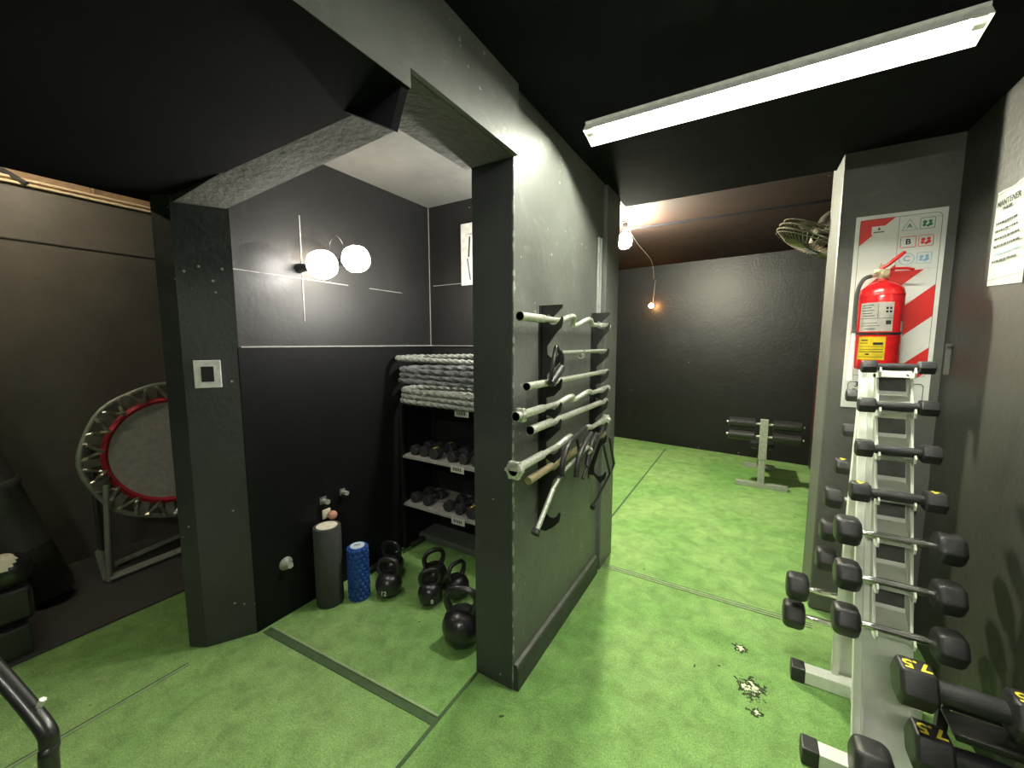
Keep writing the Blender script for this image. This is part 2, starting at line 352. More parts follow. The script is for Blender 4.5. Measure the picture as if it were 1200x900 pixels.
# right wall, column, far room
b = BM(); box(b, X_R, X_R+.12, -1.75, 2.9, 0, 2.75); struct('wall_right', b, 'right')
b = BM(); box(b, .362, 1.1, 2.68, 3.02, 0, 2.75, .012); struct('wall_column', b, 'column')
b = BM(); box(b, .69, .82, 3.02, 6.3, 0, 2.75); struct('wall_far_right', b, 'far_right')
b = BM(); prism(b, ((-3.3, 6.42), (1.0, 5.90), (1.0, 6.3), (-3.3, 6.7)), 0, 2.75); struct('wall_far', b, 'far')
b = BM(); box(b, -3.3, -3.15, 2.55, 6.6, 0, 2.75); struct('wall_far_left', b, 'far')
b = BM(); box(b, -3.3, -2.3, 2.55, 2.68, 0, 2.75); struct('wall_far_near', b, 'far')
b = BM(); box(b, -2.6, .69, 4.05, 4.075, 2.605, 2.625, .004); struct('trim_8', b, 'low')
# left room
b = BM(); box(b, -4.05, -3.9, -1.75, 2.2, 0, 2.46); struct('wall_left', b, 'left')
b = BM(); box(b, -3.9, -3.893, -1.7, 2.15, 2.128, 2.136); struct('trim_9', b, 'groove')
b = BM(); box(b, -4.02, -3.87, -1.7, 2.15, 2.462, 2.478, .003); box(b, -4.02, -3.885, -1.7, 2.15, 2.494, 2.508, .003); box(b, -4.03, -3.92, -1.7, 2.15, 2.462, 2.55, mi=1)
for y in (.35, .95, 1.45): box(b, -3.92, -3.90, y, y+.02, 2.5, 2.57, mi=1)
struct('trim_10', b, 'cream', mats=['cream', 'brownboard'])
b = BM(); box(b, -4.45, -4.3, -1.75, 2.2, 0, 2.75); box(b, -4.3, -4.02, -1.7, 2.15, 2.55, 2.72); struct('wall_left_outer', b, 'brownboard')
b = BM(); cyl(b, (-3.97, .50, 2.60), (-3.86, .66, 2.47), .016, 8); struct('trim_11', b, 'post')
b = BM(); box(b, -4.45, -2.31, 2.05, 2.2, 0, 2.75); struct('wall_left_end', b, 'left')
b = BM(); box(b, -4.45, 1.0, -1.9, -1.75, 0, 2.75); struct('wall_back', b, 'wall')
# floor seams in the turf
b = BM(); box(b, -.80, .36, 2.485, 2.497, 0, .006, .002); box(b, -.80, .36, 2.507, 2.519, 0, .006, .002); struct('trim_12', b, 'ridge')
b = BM(); box(b, -.80, .36, 2.497, 2.507, 0, .002); box(b, -.80, .36, 2.519, 2.53, 0, .0025); struct('trim_13', b, 'seam')
b = BM(); prism(b, ((-2.10, .985), (-2.10, 1.025), (-1.0, 1.09), (-1.0, 1.055)), 0, .003); prism(b, ((-1.0, 1.36), (-.985, 1.36), (-.99, .1), (-1.003, .1)), 0, .003)
prism(b, ((-2.195, .70), (-2.18, .70), (-2.165, -1.0), (-2.18, -1.0)), 0, .003); prism(b, ((-.96, 5.9), (-.945, 5.9), (-.945, 2.7), (-.96, 2.7)), 0, .002); struct('trim_14', b, 'seam')
b = BM(); prism(b, ((-2.10, 1.025), (-2.10, 1.035), (-1.0, 1.10), (-1.0, 1.09)), 0, .008); prism(b, ((-2.18, .70), (-2.172, .70), (-2.157, -1.0), (-2.165, -1.0)), 0, .008); struct('trim_15', b, 'ridge')
# black rubber matting of the left room
b = BM(); box(b, -3.88, -2.87, -1.7, 2.0, 0, .012, .003); tag(link('rubber_mat', b, 'rubber_mat'), 'black rubber floor mat under the trampoline beside the green turf', 'mat')

# ------------------------------------------------------------------ LAMPS
def tube_lamp(loc, label, length=1.2, m='tube', lip=True, rotz=0):
    t = thing('fluorescent_lamp', label, 'ceiling light', loc, rotz)
    h = length/2
    b = BM(); box(b, -h-.01, h+.01, -.03, .03, -.012, 0, .003); link('housing', b, 'duct', t)
    b = BM()   # reflector: shallow trough, the far lip deeper than the near one
    lz = (-.048, -.070) if lip else (-.018, -.018)
    for s, (yy, zz) in ((-1, (-.055, lz[0])), (1, (.055, lz[1]))):
        prism(b, ((s*.022, -.011), (s*.025, -.011), (yy, zz), (yy-s*.003, zz)), -h-.01, h+.01, 'x')
    for e in (-1, 1):
        x = e*(h+.009)
        prism(b, ((-.024, -.011), (.024, -.011), (.055, lz[1]), (-.055, lz[0])), x-.001, x+.001, 'x')
    link('reflector', b, 'duct', t)
    b = BM(); cyl(b, (-h+.015, 0, -.034), (h-.015, 0, -.034), .013, 12); link('tube', b, m, t, smooth=40)
    for e in (-1, 1):
        b = BM(); box(b, e*(h-.02), e*(h+.01), -.014, .014, -.048, -.01, .002); link('lamp_socket', b, 'duct', t)
    return t
tube_lamp((-.065, 1.75, 2.449), 'long lit white fluorescent tube on the black ceiling', length=1.17)
tube_lamp((-.1, -1.15, 2.449), 'added unseen fill batten at the near end of the room ceiling', m='filltube', lip=False)  # added fill lamp behind the camera, brightens the near-facing surfaces
tube_lamp((-3.3, .2, 2.715), 'added unseen fill tube on the left room ceiling', m='leftfilltube', lip=False, rotz=PI/2)  # added out of view to brighten the left room

def bare_bulb(loc, label, m, direction=(1, 0, 0), r=.035, stem=.06, wire=None):
    t = thing('light_bulb', label, 'light bulb', loc)
    d = Vector(direction).normalized(); mxr = d.to_track_quat('Z', 'Y').to_matrix().to_4x4()
    b = BM(); lathe(b, [(.024, 0), (.026, .006), (.02, stem*.5), (.018, stem)], seg=16); b.transform(mxr); link('lampholder', b, 'black', t, smooth=40)
    b = BM(); lathe(b, [(.012, stem-.004), (.013, stem+.012), (r*.6, stem+.03), (r*.95, stem+.03+r*.5), (r, stem+.03+r), (r*.9, stem+.03+r*1.45), (r*.55, stem+.03+r*1.85), (.004, stem+.03+r*2)], seg=20); b.transform(mxr)
    link('glass_bulb', b, m, t, smooth=60)
    if wire:
        b = BM(); tube(b, smooth_path([Vector(p)-Vector(loc) for p in wire], 6), .003, 6); link('wire', b, 'joint' if wire[0][1] > 3 else 'black', t)
    return t
bare_bulb((-2.138, 1.31, 1.905), 'left of the two lit bulbs on the black alcove wall', 'bulb', r=.074, stem=.11)
bare_bulb((-2.138, 1.52, 1.97), 'right of the two lit bulbs on the alcove wall, with curled wire', 'bulbw', r=.074, stem=.11,
          wire=[(-2.13, 1.565, 2.01), (-2.04, 1.52, 2.06), (-2.03, 1.47, 2.10), (-2.06, 1.45, 2.05), (-2.10, 1.50, 1.98)])
bare_bulb((-1.002, 2.02, 1.88), 'added unseen fill bulb on the alcove side of the pillar wall', 'fillbulb', (-1, 0, 0), r=.03, stem=.03)  # added out of sight behind the pillar to brighten the alcove
bare_bulb((-1.05, 3.8, 2.60), 'bright bare bulb hanging from the far room ceiling beside the pillar wall', 'farbulb', (0, 0, -1), r=.065, stem=.07,
          wire=[(-1.05, 3.8, 2.60), (-1.13, 4.6, 2.6), (-1.16, 5.5, 2.56), (-1.235, 6.05, 2.42)])
bare_bulb((-1.26, 6.165, 2.04), 'small orange glowing bulb low on the far black wall', 'orange', (0, -1, 0), r=.036, stem=.04,
          wire=[(-1.235, 6.16, 2.42), (-1.245, 6.15, 2.25), (-1.258, 6.15, 2.08)])
b = BM(); box(b, -.803, -.79, 2.33, 2.345, 1.66, 2.12, .002); box(b, -.803, -.788, 2.365, 2.375, 1.66, 2.12, .002)
tag(link('cable_conduit', b, 'joint'), 'pale vertical cable conduit on the pillar wall above the bar hooks', 'conduit')

# ------------------------------------------------------------------ DUMBBELLS
def hexhead(bm, x0, x1, r, rounded=.0, flat=0.0):
    """hexagonal prism along X, flat side down"""
    t = bmesh.new(); rings = []
    ch = min(.35*abs(x1-x0), r*(.08+rounded*1.1))
    s = 1 if x1 > x0 else -1
    for (x, q) in ((x0, r*.80), (x0+s*ch, r), (x1-s*ch, r), (x1, r*.80)):
        rings.append([t.verts.new((x, q*math.cos(PI/3*k), q*math.sin(PI/3*k))) for k in range(6)])
    t.faces.new(rings[0]); t.faces.new(rings[-1][::-1])
    for i in range(3):
        for k in range(6): t.faces.new((rings[i][k], rings[i][(k+1) % 6], rings[i+1][(k+1) % 6], rings[i+1][k]))
    bmesh.ops.recalc_face_normals(t, faces=t.faces[:])
    bmesh.ops.bevel(t, geom=t.edges[:], offset=r*(.045+rounded*.7), segments=3, affect='EDGES', profile=.5)
    merge(bm, t)
def dumbbell(label, loc, r, hl, total, br, chrome=True, number=None, rotz=0, group=None, headm='rubber', roundness=.0, fat=False, bodyyellow=False):
    t = thing('dumbbell', label, 'dumbbell', loc, rotz, group)
    h = total/2; b = BM(); n = 14
    pts = [(-h+hl*.7+(total-1.4*hl)*i/n, 0, 0) for i in range(n+1)]
    rr = [br*(1+.28*math.sin(PI*i/n)) if not chrome or fat else br*(1.0+(.25 if 3 <= i <= n-3 else 0)) for i in range(n+1)]
    tube(b, pts, rr, 14); hd = link('handle', b, 'chrome' if chrome else 'rubber2', t, smooth=50)
    for s in (-1, 1):
        b = BM(); hexhead(b, s*(h-hl), s*h, r, roundness)
        w = link('weight_head', b, headm, t, smooth=35)
        if number:
            zt = r*math.sin(PI/3)+.0008
            mx = Matrix.Translation((s*(h-hl/2), 0, zt)) @ Matrix.Rotation(PI if not bodyyellow else PI/2, 4, 'Z')
            text_part('number', number, min(hl*(1.0 if len(number) < 2 else .62), r*1.15), 'yellownum', mx, w, bold=.0012)
    return t
# double sided tree rack ------------------------------------------------
RX = .462
fz = [1.406, 1.266, 1.112, .960, .822, .675, .530]
def fy(z): return 1.97-(1.41-z)*.285
rack = thing('dumbbell_rack', 'white double-sided dumbbell tree rack by the extinguisher column', 'dumbbell rack', (RX, 1.9, 0))
def R(p): return (p[0]-RX, p[1]-1.9, p[2])
def slant_box(b, x0, x1, y0a, y1a, za, y0b, y1b, zb, mi=0):
    t = bmesh.new()
    lo = [t.verts.new(R(p)) for p in ((x0, y0a, za), (x1, y0a, za), (x1, y1a, za), (x0, y1a, za))]
    hi = [t.verts.new(R(p)) for p in ((x0, y0b, zb), (x1, y0b, zb), (x1, y1b, zb), (x0, y1b, zb))]
    t.faces.new(lo[::-1]); t.faces.new(hi)
    for i in range(4): t.faces.new((lo[i], lo[(i+1) % 4], hi[(i+1) % 4], hi[i]))
    bmesh.ops.recalc_face_normals(t, faces=t.faces[:]); merge(b, t, mi)
for s, nm in ((0, 'front'), (1, 'rear')):
    b = BM()
    if s == 0:
        yb, yt = 1.645, 2.036
        slant_box(b, RX-.058, RX+.062, yb, yb+.006, .03, yt, yt+.006, 1.395)
        slant_box(b, RX-.085, RX-.058, yb+.004, yb+.03, .03, yt+.004, yt+.03, 1.395)
        slant_box(b, RX-.064, RX-.058, yb-.008, yb+.03, .03, yt-.008, yt+.03, 1.395)
        slant_box(b, RX+.062, RX+.067, yb-.008, yb+.03, .03, yt-.008, yt+.03, 1.395)
    else:
        yb, yt = 2.12, 2.06
        slant_box(b, RX-.058, RX+.062, yb, yb+.006, .03, yt, yt+.006, 1.39)
        slant_box(b, RX-.08, RX-.058, yb-.03, yb+.004, .03, yt-.03, yt+.004, 1.39)
    link('upright', b, 'rack', rack)
for (y, lab) in ((1.66, 'near'), (2.075, 'far')):
    b = BM(); box(b, .285-RX, .66-RX, y-.03-1.9, y+.03-1.9, 0.002, .06, .003); ft = link('foot_bar', b, 'rack', rack)
    b = BM(); box(b, .235-RX, .287-RX, y-.034-1.9, y+.034-1.9, 0, .065, .006); link('end_cap', b, 'rubber', ft)
b = BM(); box(b, -.025, .025, 1.69-1.9, 2.05-1.9, .02, .06); link('foot_brace', b, 'rack', rack)
def tray(z, y, side, top=False):
    """cradle: two cheek plates, a bright ramp that ends under the handle, a dark sheet for the shaded slot above it"""
    tr = BM(); k = -1 if side == 0 else 1
    w = .043; lean = .285 if side == 0 else 0
    P = lambda o, dz: (y+k*o+lean*dz-1.9, z+dz)      # o = distance out from the upright's face
    upper = [P(-.004, .012), P(.048, .012)] if top else [P(-.004, .118), P(.030, .118), P(.046, .098), P(.050, .050), P(.054, .022)]
    for xx in (-.043, .051):
        prism(tr, upper+[P(.054, -.004), P(.060, -.014), P(.078, -.010), P(.086, .006), P(.090, -.012), P(.080, -.030), P(.045, -.036), P(-.004, -.036)], xx-.003, xx+.003, 'x')
    if top: box(tr, -.043, .051, P(.0, 0)[0]-.045, P(.0, 0)[0], z-.034, z-.030); return link('tray', tr, 'rack', rack)
    t2 = bmesh.new()
    vs = [t2.verts.new((x,)+P(o, dz)) for x, o, dz in ((-w, .003, .040), (w+.008, .003, .040), (w+.008, .064, -.020), (-w, .064, -.020))]
    t2.faces.new(vs); bmesh.ops.solidify(t2, geom=t2.faces[:], thickness=.002); merge(tr, t2)
    o = link('tray', tr, 'rack', rack)
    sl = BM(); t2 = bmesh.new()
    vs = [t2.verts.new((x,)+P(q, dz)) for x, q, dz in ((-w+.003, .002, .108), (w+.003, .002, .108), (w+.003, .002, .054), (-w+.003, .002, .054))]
    t2.faces.new(vs); bmesh.ops.solidify(t2, geom=t2.faces[:], thickness=.001); merge(sl, t2); link('slot', sl, 'rackdark', o)  # thin dark sheet stands in for the shade inside the slot
    return o
for z in fz: tray(z, fy(z)+.070, 0, z == fz[0])
rz = [1.275, 1.125, .965, .82, .665, .525, .36, .215]
def ry(z): return 2.15+(1.27-z)*.045
for z in rz: tray(z, ry(z)-.070, 1)
# dumbbells on the tree: front side (top to bottom)
spec = [(.026, .045, .200, .011, False, None, 'topmost small black dumbbell on the front of the white rack'),
        (.030, .050, .215, .013, False, None, 'second small black dumbbell from the top, front of the white rack'),
        (.034, .050, .225, .014, False, None, 'third black dumbbell from the top, front of the white rack'),
        (.038, .056, .250, .015, False, '4', 'black dumbbell with yellow 4 on both heads, front of the white rack'),
        (.055, .072, .330, .011, True, None, 'hex dumbbell with chrome bar just below the front yellow 4 one'),
        (.056, .072, .325, .011, True, None, 'chrome-bar hex dumbbell, second below the front yellow 4 one'),
        (.057, .074, .330, .011, True, None, 'lowest chrome-bar hex dumbbell in the front trays of the white rack')]
for z, (r, hl, tot, br, chr_, num, lab) in zip(fz, spec):
    dumbbell(lab, (RX+.004, fy(z)-.002, z+.006), r, hl, tot, br, chr_, num, group='dumbbells on the white rack', roundness=.12 if chr_ else .03)
spec2 = [(.028, .048, .205, .012, False, None, 'topmost small black dumbbell on the rear of the white rack'),
         (.030, .048, .205, .013, False, None, 'second black dumbbell from the top, rear of the white rack'),
         (.036, .052, .235, .014, False, '4', 'black dumbbell with yellow 4, rear of the white rack'),
         (.050, .066, .290, .011, True, None, 'hex dumbbell just below the rear yellow 4 one'),
         (.052, .066, .300, .011, True, None, 'second hex dumbbell below the rear yellow 4 one'),
         (.056, .072, .310, .011, True, None, 'third hex dumbbell below the rear yellow 4 one'),
         (.066, .085, .400, .011, True, None, 'upper of two big hex dumbbells jutting left from the rack bottom'),
         (.066, .085, .410, .011, True, None, 'lower of two big hex dumbbells jutting left from the rack bottom')]
for i, (z, (r, hl, tot, br, chr_, num, lab)) in enumerate(zip(rz, spec2)):
    dumbbell(lab, (RX-(.055 if i >= 6 else 0), ry(z)+.002, z+.006), r, hl, tot, br, chr_, num, group='dumbbells on the white rack', roundness=.12 if chr_ else .03)
dumbbell('big hex dumbbell with chrome bar resting on the near foot of the rack', (.525, 1.575, .145), .078, .10, .34, .012, True, None, group='dumbbells low at the rack foot', roundness=.12)

# low black stand with the two 7.5 dumbbells ----------------------------
st = thing('dumbbell_stand', 'low black metal stand beside the right wall holding dumbbells marked 7.5', 'dumbbell rack', (.60, 1.5, 0))
for x in (-.055, .155):
    for y in (-.06, .07):
        b = BM(); box(b, x-.012, x+.012, y-.012, y+.012, 0, .44 if y > 0 else .28, .002); link('leg', b, 'blackmetal', st)
for (z, y0) in ((.448, -.01), (.288, -.04)):
    b = BM(); box(b, -.067, .167, y0-.05, y0-.038, z-.006, z+.006, .002); box(b, -.067, .167, y0+.045, y0+.057, z+.004, z+.016, .002)
    box(b, -.067, .167, y0-.05, y0+.057, z-.012, z-.006); link('shelf_rail', b, 'blackmetal', st)
dumbbell('upper black dumbbell with yellow 7.5 on its heads, thick glossy handle', (.565, 1.49, .528), .064, .082, .30, .024, False, '7.5', group='dumbbells marked 7.5', roundness=.03, fat=True)
dumbbell('lower black dumbbell with yellow 7.5 on its heads, thick glossy handle', (.600, 1.46, .368), .064, .082, .30, .024, False, '7.5', group='dumbbells marked 7.5', roundness=.03, fat=True)

# ------------------------------------------------------------------ EXTINGUISHER SIGN AND EXTINGUISHER
YC = 2.68
sg = thing('extinguisher_sign', 'tall white and red striped fire extinguisher sign on the column', 'sign', (.592, YC, 1.65))
def S(x, z): return (x-.592, z-1.65)
sx0, sx1, sz0, sz1 = .428, .758, 1.165, 2.13
b = BM(); box(b, *[S(sx0, 0)[0], S(sx1, 0)[0]], -.004, -.0005, S(0, sz0)[1], S(0, sz1)[1], .001); link('sign_board', b, 'signwhite', sg)
def flat(name, poly, m, d=.0046, parent=None):
    b = BM(); prism(b, [S(*p) for p in poly], -d-.0003, -d+.0003, 'y'); return link(name, b, m, parent or sg)
il, ir = sx0+.018, sx1-.018
def clip(poly, f):
    out = []
    for i in range(len(poly)):
        a, c = poly[i], poly[(i+1) % len(poly)]; fa, fc = f(a), f(c)
        if fa >= 0: out.append(a)
        if fa*fc < 0: t = fa/(fa-fc); out.append((a[0]+(c[0]-a[0])*t, a[1]+(c[1]-a[1])*t))
    return out
SL = .95
def band(z_lo, z_hi, x0, x1, zmin, zmax):
    """diagonal stripe between lines z = z_lo + SL*(x-il) and z_hi + ..."""
    p = [(x0, zmin), (x1, zmin), (x1, zmax), (x0, zmax)]
    p = clip(p, lambda q: q[1]-(z_lo+SL*(q[0]-il))); p = clip(p, lambda q: (z_hi+SL*(q[0]-il))-q[1]); return p
tz, ms = sz1-.02, il+.145          # top of inside area, left edge of the pictogram box
pz = 1.855                         # bottom of the pictogram box
for (zl, zh, x0, x1, zb, zt) in ((1.985, 2.6, il, ms, 1.7, tz), (1.615, 1.745, il, ms, 1.2, tz), (1.615, 1.745, ms, ir, 1.2, pz-.004), (1.35, 1.50, il, ir, 1.338, pz-.004), (1.08, 1.20, il, ir, 1.33, pz-.004)):
    pl = band(zl, zh, x0, x1, zb, zt)
    if len(pl) > 2: flat('red_stripe', pl, 'signred')
flat('company_mark', [(il+.045, 2.035), (il+.10, 2.035), (il+.10, 2.075), (il+.045, 2.075)], 'signwhite', .0052)
flat('flame_mark', [(il+.066, 2.056), (il+.078, 2.056), (il+.073, 2.070)], 'ink', .006)
b = BM()
for i in range(7): box(b, S(il+.052+i*.0058, 0)[0], S(il+.0565+i*.0058, 0)[0], -.0063, -.0058, S(0, 2.043)[1], S(0, 2.049)[1])
link('small_lettering', b, 'ink', sg)
def outline(name, pts, w, m, d=.0052):
    b = BM(); P = [Vector((S(*p)[0], -d, S(*p)[1])) for p in pts]
    tube(b, P, w, 4, closed=True); return link(name, b, m, sg)
def rrect(x0, x1, z0, z1, r, n=5):
    o = []
    for cx, cz, a0 in ((x1-r, z1-r, 0), (x0+r, z1-r, 90), (x0+r, z0+r, 180), (x1-r, z0+r, 270)):
        for k in range(n+1): a = math.radians(a0+90*k/n); o.append((cx+r*math.cos(a), cz+r*math.sin(a)))
    return o
outline('border_line', rrect(il, ir, 1.335, tz, .022), .0008, 'ink')
outline('pictogram_frame', [(ms, pz), (ir, pz), (ir, tz-.02), (ms, tz)], .0007, 'ink', .0056)
c1, c2 = ms+.038, ms+.100
rows = [2.065, 1.985, 1.905]
outline('class_outline', [(c1-.027, rows[0]-.024), (c1+.027, rows[0]-.024), (c1, rows[0]+.026)], .0012, 'ink', .0058)
outline('class_outline', rrect(c1-.027, c1+.027, rows[1]-.025, rows[1]+.025, .002, 1), .0012, 'signred', .0058)
outline('class_outline', [(c1+.027*math.cos(a*PI/12), rows[2]+.027*math.sin(a*PI/12)) for a in range(24)], .0012, 'signblue', .0058)
for ch, z, m in (('A', rows[0]-.006, 'green'), ('B', rows[1], 'ink'), ('C', rows[2], 'signblue')):
    text_part('class_letter', ch, .036 if ch != 'A' else .026, m, Matrix.Translation((S(c1, z)[0], -.006, S(c1, z)[1])) @ FRONT, sg, bold=.0008)
for z, m in zip(rows, ('green', 'signred', 'signblue')):
    outline('class_picture_frame', rrect(c2-.025, c2+.025, z-.025, z+.025, .002, 1), .001, m, .0058)
    b = BM()
    for (dx, dz, rr) in ((-.010, .006, .008), (-.011, -.008, .007), (.009, .008, .007), (.010, -.006, .008), (.002, -.012, .006)):
        lathe(b, [(rr, -.0062), (rr, -.0058)], (S(c2, 0)[0]+dx, 0, S(0, z)[1]+dz), 7, 'y')
    link('class_picture', b, m, sg)
outline('text_box', rrect(il+.005, ir-.005, 1.205, 1.30, .015), .0012, 'ink')
text_part('sign_lettering', '3-5k\nPorta', .036, 'ink', Matrix.Translation((S(il+.062, 1.268)[0], -.006, S(0, 1.268)[1])) @ FRONT, sg, bold=.0008)

ex = thing('fire_extinguisher', 'red fire extinguisher hanging in front of the striped sign', 'fire extinguisher', (.532, YC-.1, 1.365))
ER = .083
b = BM(); lathe(b, [(ER*.75, 0), (ER*.96, .012), (ER, .03), (ER, .36), (ER*.985, .372), (ER*.93, .392), (ER*.72, .412), (ER*.4, .424), (.02, .43), (.018, .445)], seg=40); link('tank', b, 'red', ex, smooth=40)
b = BM(); lathe(b, [(ER*.985, .355), (ER*1.012, .358), (ER*1.012, .366), (ER*.985, .369)], seg=40); link('weld_ring', b, 'red', ex, smooth=40)
b = BM(); lathe(b, [(ER*.99, .172), (ER*1.02, .174), (ER*1.02, .184), (ER*.99, .186)], seg=40); link('strap', b, 'blackmetal', ex, smooth=40)
b = BM(); lathe(b, [(.017, .438), (.02, .445), (.02, .47), (.014, .48)], seg=16); box(b, -.035, .02, -.013, .013, .468, .486, .003); cyl(b, (-.02, 0, .46), (-.05, -.005, .455), .009, 10); cyl(b, (0, -.02, .462), (0, -.04, .462), .013, 12)
link('valve', b, 'brass', ex, smooth=40)
b = BM(); tube(b, [(-.015, 0, .485), (.012, 0, .505), (.045, 0, .538), (.068, 0, .560)], [.007, .008, .009, .007], 8); link('squeeze_lever', b, 'red', ex, smooth=40)
b = BM(); tube(b, [(.0, 0, .475), (.04, 0, .486), (.08, 0, .484), (.105, 0, .476)], .006, 8); link('carry_handle', b, 'red', ex, smooth=40)
b = BM(); tube(b, [(-.018, 0, .488), (-.012, 0, .515)], .003, 6); tube(b, [(-.02, 0, .5), (.01, 0, .51)], .003, 6); link('safety_pin', b, 'brass', ex)
b = BM(); tube(b, smooth_path([(-.045, -.005, .457), (-.075, -.01, .44), (-.094, -.015, .38), (-.095, -.015, .28), (-.094, -.014, .20)], 6), .009, 10); tube(b, [(-.094, -.014, .20), (-.094, -.014, .185)], [.009, .013], 10)
link('hose', b, 'foam', ex, smooth=60)
b = BM(); cyl(b, (-.094, -.014, .20), (-.094, -.014, .15), .006, 10, r2=.010); cyl(b, (-.094, -.014, .15), (-.094, -.014, -.05), .009, 12, r2=.013); link('discharge_tube', b, 'white', ex, smooth=40)
def curved_label(name, a0, a1, z0, z1, m, par=ex, rr=ER*1.008):
    b = BM(); n = 12; col = []
    for i in range(n+1):
        a = math.radians(a0+(a1-a0)*i/n); col.append((b.verts.new((rr*math.sin(a), -rr*math.cos(a), z0)), b.verts.new((rr*math.sin(a), -rr*math.cos(a), z1))))
    for i in range(n): b.faces.new((col[i][0], col[i+1][0], col[i+1][1], col[i][1]))
    bmesh.ops.solidify(b, geom=b.faces[:], thickness=.0004)
    return link(name, b, m, par, smooth=40)
lb = curved_label('paper_label', -68, 22, .19, .325, 'label')
for (a0, a1, z0, z1, m) in ((-60, -28, .312, .315, 'ink'), (-60, -34, .300, .303, 'ink'), (-62, -26, .287, .290, 'ink'), (-60, -30, .274, .277, 'ink'), (-58, -24, .262, .265, 'ink'), (-17, -16, .255, .318, 'ink'), (-66, 20, .250, .252, 'ink'),
                            (2, 8, .292, .302, 'ink'), (11, 17, .292, .302, 'ink'), (2, 8, .276, .286, 'ink'), (11, 17, .276, .286, 'ink'), (4, 17, .222, .240, 'foam'), (-50, -20, .200, .203, 'ink'), (-60, -10, .215, .217, 'ink'), (-60, -16, .228, .230, 'ink')):
    curved_label('label_print', a0, a1, z0, z1, m, lb, ER*1.014)
yl = curved_label('inspection_label', -66, 8, .055, .165, 'yellow')
for (a0, a1, z0, z1) in ((-55, -36, .145, .151), (-58, -36, .133, .136), (-22, 2, .126, .138), (-62, 4, .118, .120), (-60, 2, .104, .106), (-62, 4, .092, .095), (-40, -30, .078, .085), (-62, 4, .068, .070)):
    curved_label('label_print', a0, a1, z0, z1, 'ink', yl, ER*1.016)
text_bm = curved_label('grey_tag', 52, 72, .19, .235, 'label')

# ------------------------------------------------------------------ RIGHT WALL: paper, hook
pp = thing('notice_sheet', 'white printed notice sheet taped to the right wall', 'notice', (X_R, 2.2, 1.9))
b = BM(); n = 8; grid = []
for i in range(n+1):
    y = .125-.25*i/n; rr = -.004-.006*math.sin(i*.9)**2
    top = .172-.006*math.sin(i*.5); grid.append((b.verts.new((rr, y, -.178-.002*i)), b.verts.new((rr-.001, y, 0)), b.verts.new((rr, y-.004, top))))
for i in range(n):
    for k in range(2): b.faces.new((grid[i][k], grid[i+1][k], grid[i+1][k+1], grid[i][k+1]))
bmesh.ops.solidify(b, geom=b.faces[:], thickness=.0006); link('paper', b, 'paper', pp, smooth=60)
text_part('title', 'MANTENER', .030, 'foam', Matrix.Translation((-.0125, .015, .118)) @ FACE_NX, pp, bold=.0004)
for k, w in enumerate((.06, .13, .15, .16, .15, .17, .16)):
    z = .098 if k == 0 else .075-.028*k
    b = BM(); y = .085 if k else .05; x0 = y
    while y > x0-w:
        l = random.choice((.008, .012, .018, .022)); box(b, -.0128, -.0122, y-l, y, z-.004, z+.0035); y -= l+.005
    link('text_line', b, 'foam' if k != 5 else 'signblue', pp)
b = BM(); box(b, -.0128, -.0124, -.115, .118, .155, .1562); box(b, -.0128, -.0124, -.115, .118, -.160, -.1588); link('rule_line', b, 'foam', pp)
b = BM(); box(b, X_R-.02, X_R-.001, 2.585, 2.592, 1.355, 1.492, .002); box(b, X_R-.022, X_R-.001, 2.575, 2.602, 1.484, 1.496, .002)
tag(link('wall_hook', b, 'column'), 'small painted metal bracket on the right wall beside the sign', 'hook')

# ------------------------------------------------------------------ LIGHT SWITCH
sw = thing('light_switch', 'white rectangular switch plate with black centre on the left post', 'light switch', (-2.19, .86, 1.36), math.radians(-31))
# face of the post runs from (-2.232,.79) to (-2.12,.975): normal points to +x,-y
sw.rotation_euler = (0, 0, math.atan2(.185, .112)); sw.location = (-2.232+.112*.42+.003, .790+.185*.42-.002, 1.355)
b = BM(); box(b, -.052, .052, -.009, -.0005, -.065, .065, .003); link('plate', b, 'white', sw)
b = BM(); box(b, -.024, .024, -.012, -.008, -.036, .036, .001); link('switch_module', b, 'black', sw)

# ------------------------------------------------------------------ BARBELL WALL RACK
def bracket(y, label, zs, ztop=1.66, zbot=.62):
    b = BM(); x0 = -.803; xo = -.70
    pts = [(x0, zbot), (x0, ztop)]; zs = sorted(zs, reverse=True)
    pts += [(xo, ztop), (xo-.002, ztop-.012), (xo-.045, ztop-.055)]
    for z in zs:
        # throat, cradle under the bar, then a nose that rises in front of it
        pts += [(x0+.030, z+.030), (x0+.032, z-.004), (x0+.05, z-.020), (x0+.072, z-.020), (x0+.088, z-.004), (x0+.100, z+.016), (x0+.106, z+.006), (x0+.100, z-.030), (x0+.070, z-.062)]
    pts += [(x0+.03, zbot+.0)]
    prism(b, pts, y-.004, y+.004, 'y')
    box(b, x0-.001, x0+.004, y-.02, y+.02, zbot-.02, ztop, .001)
    return tag(link('bar_bracket', b, 'blackmetal'), label, 'wall rack', 'bar brackets on the pillar wall')
BZ = [1.600, 1.455, 1.330, 1.225, 1.150, 1.020, .945, .72]
bracket(1.60, 'black notched steel bracket nearer the camera, holding the bars on the pillar wall', BZ, 1.665, .63)
bracket(2.27, 'black notched steel bracket at the far end of the bars on the pillar wall', BZ, 1.675, .70)
XB = -.742
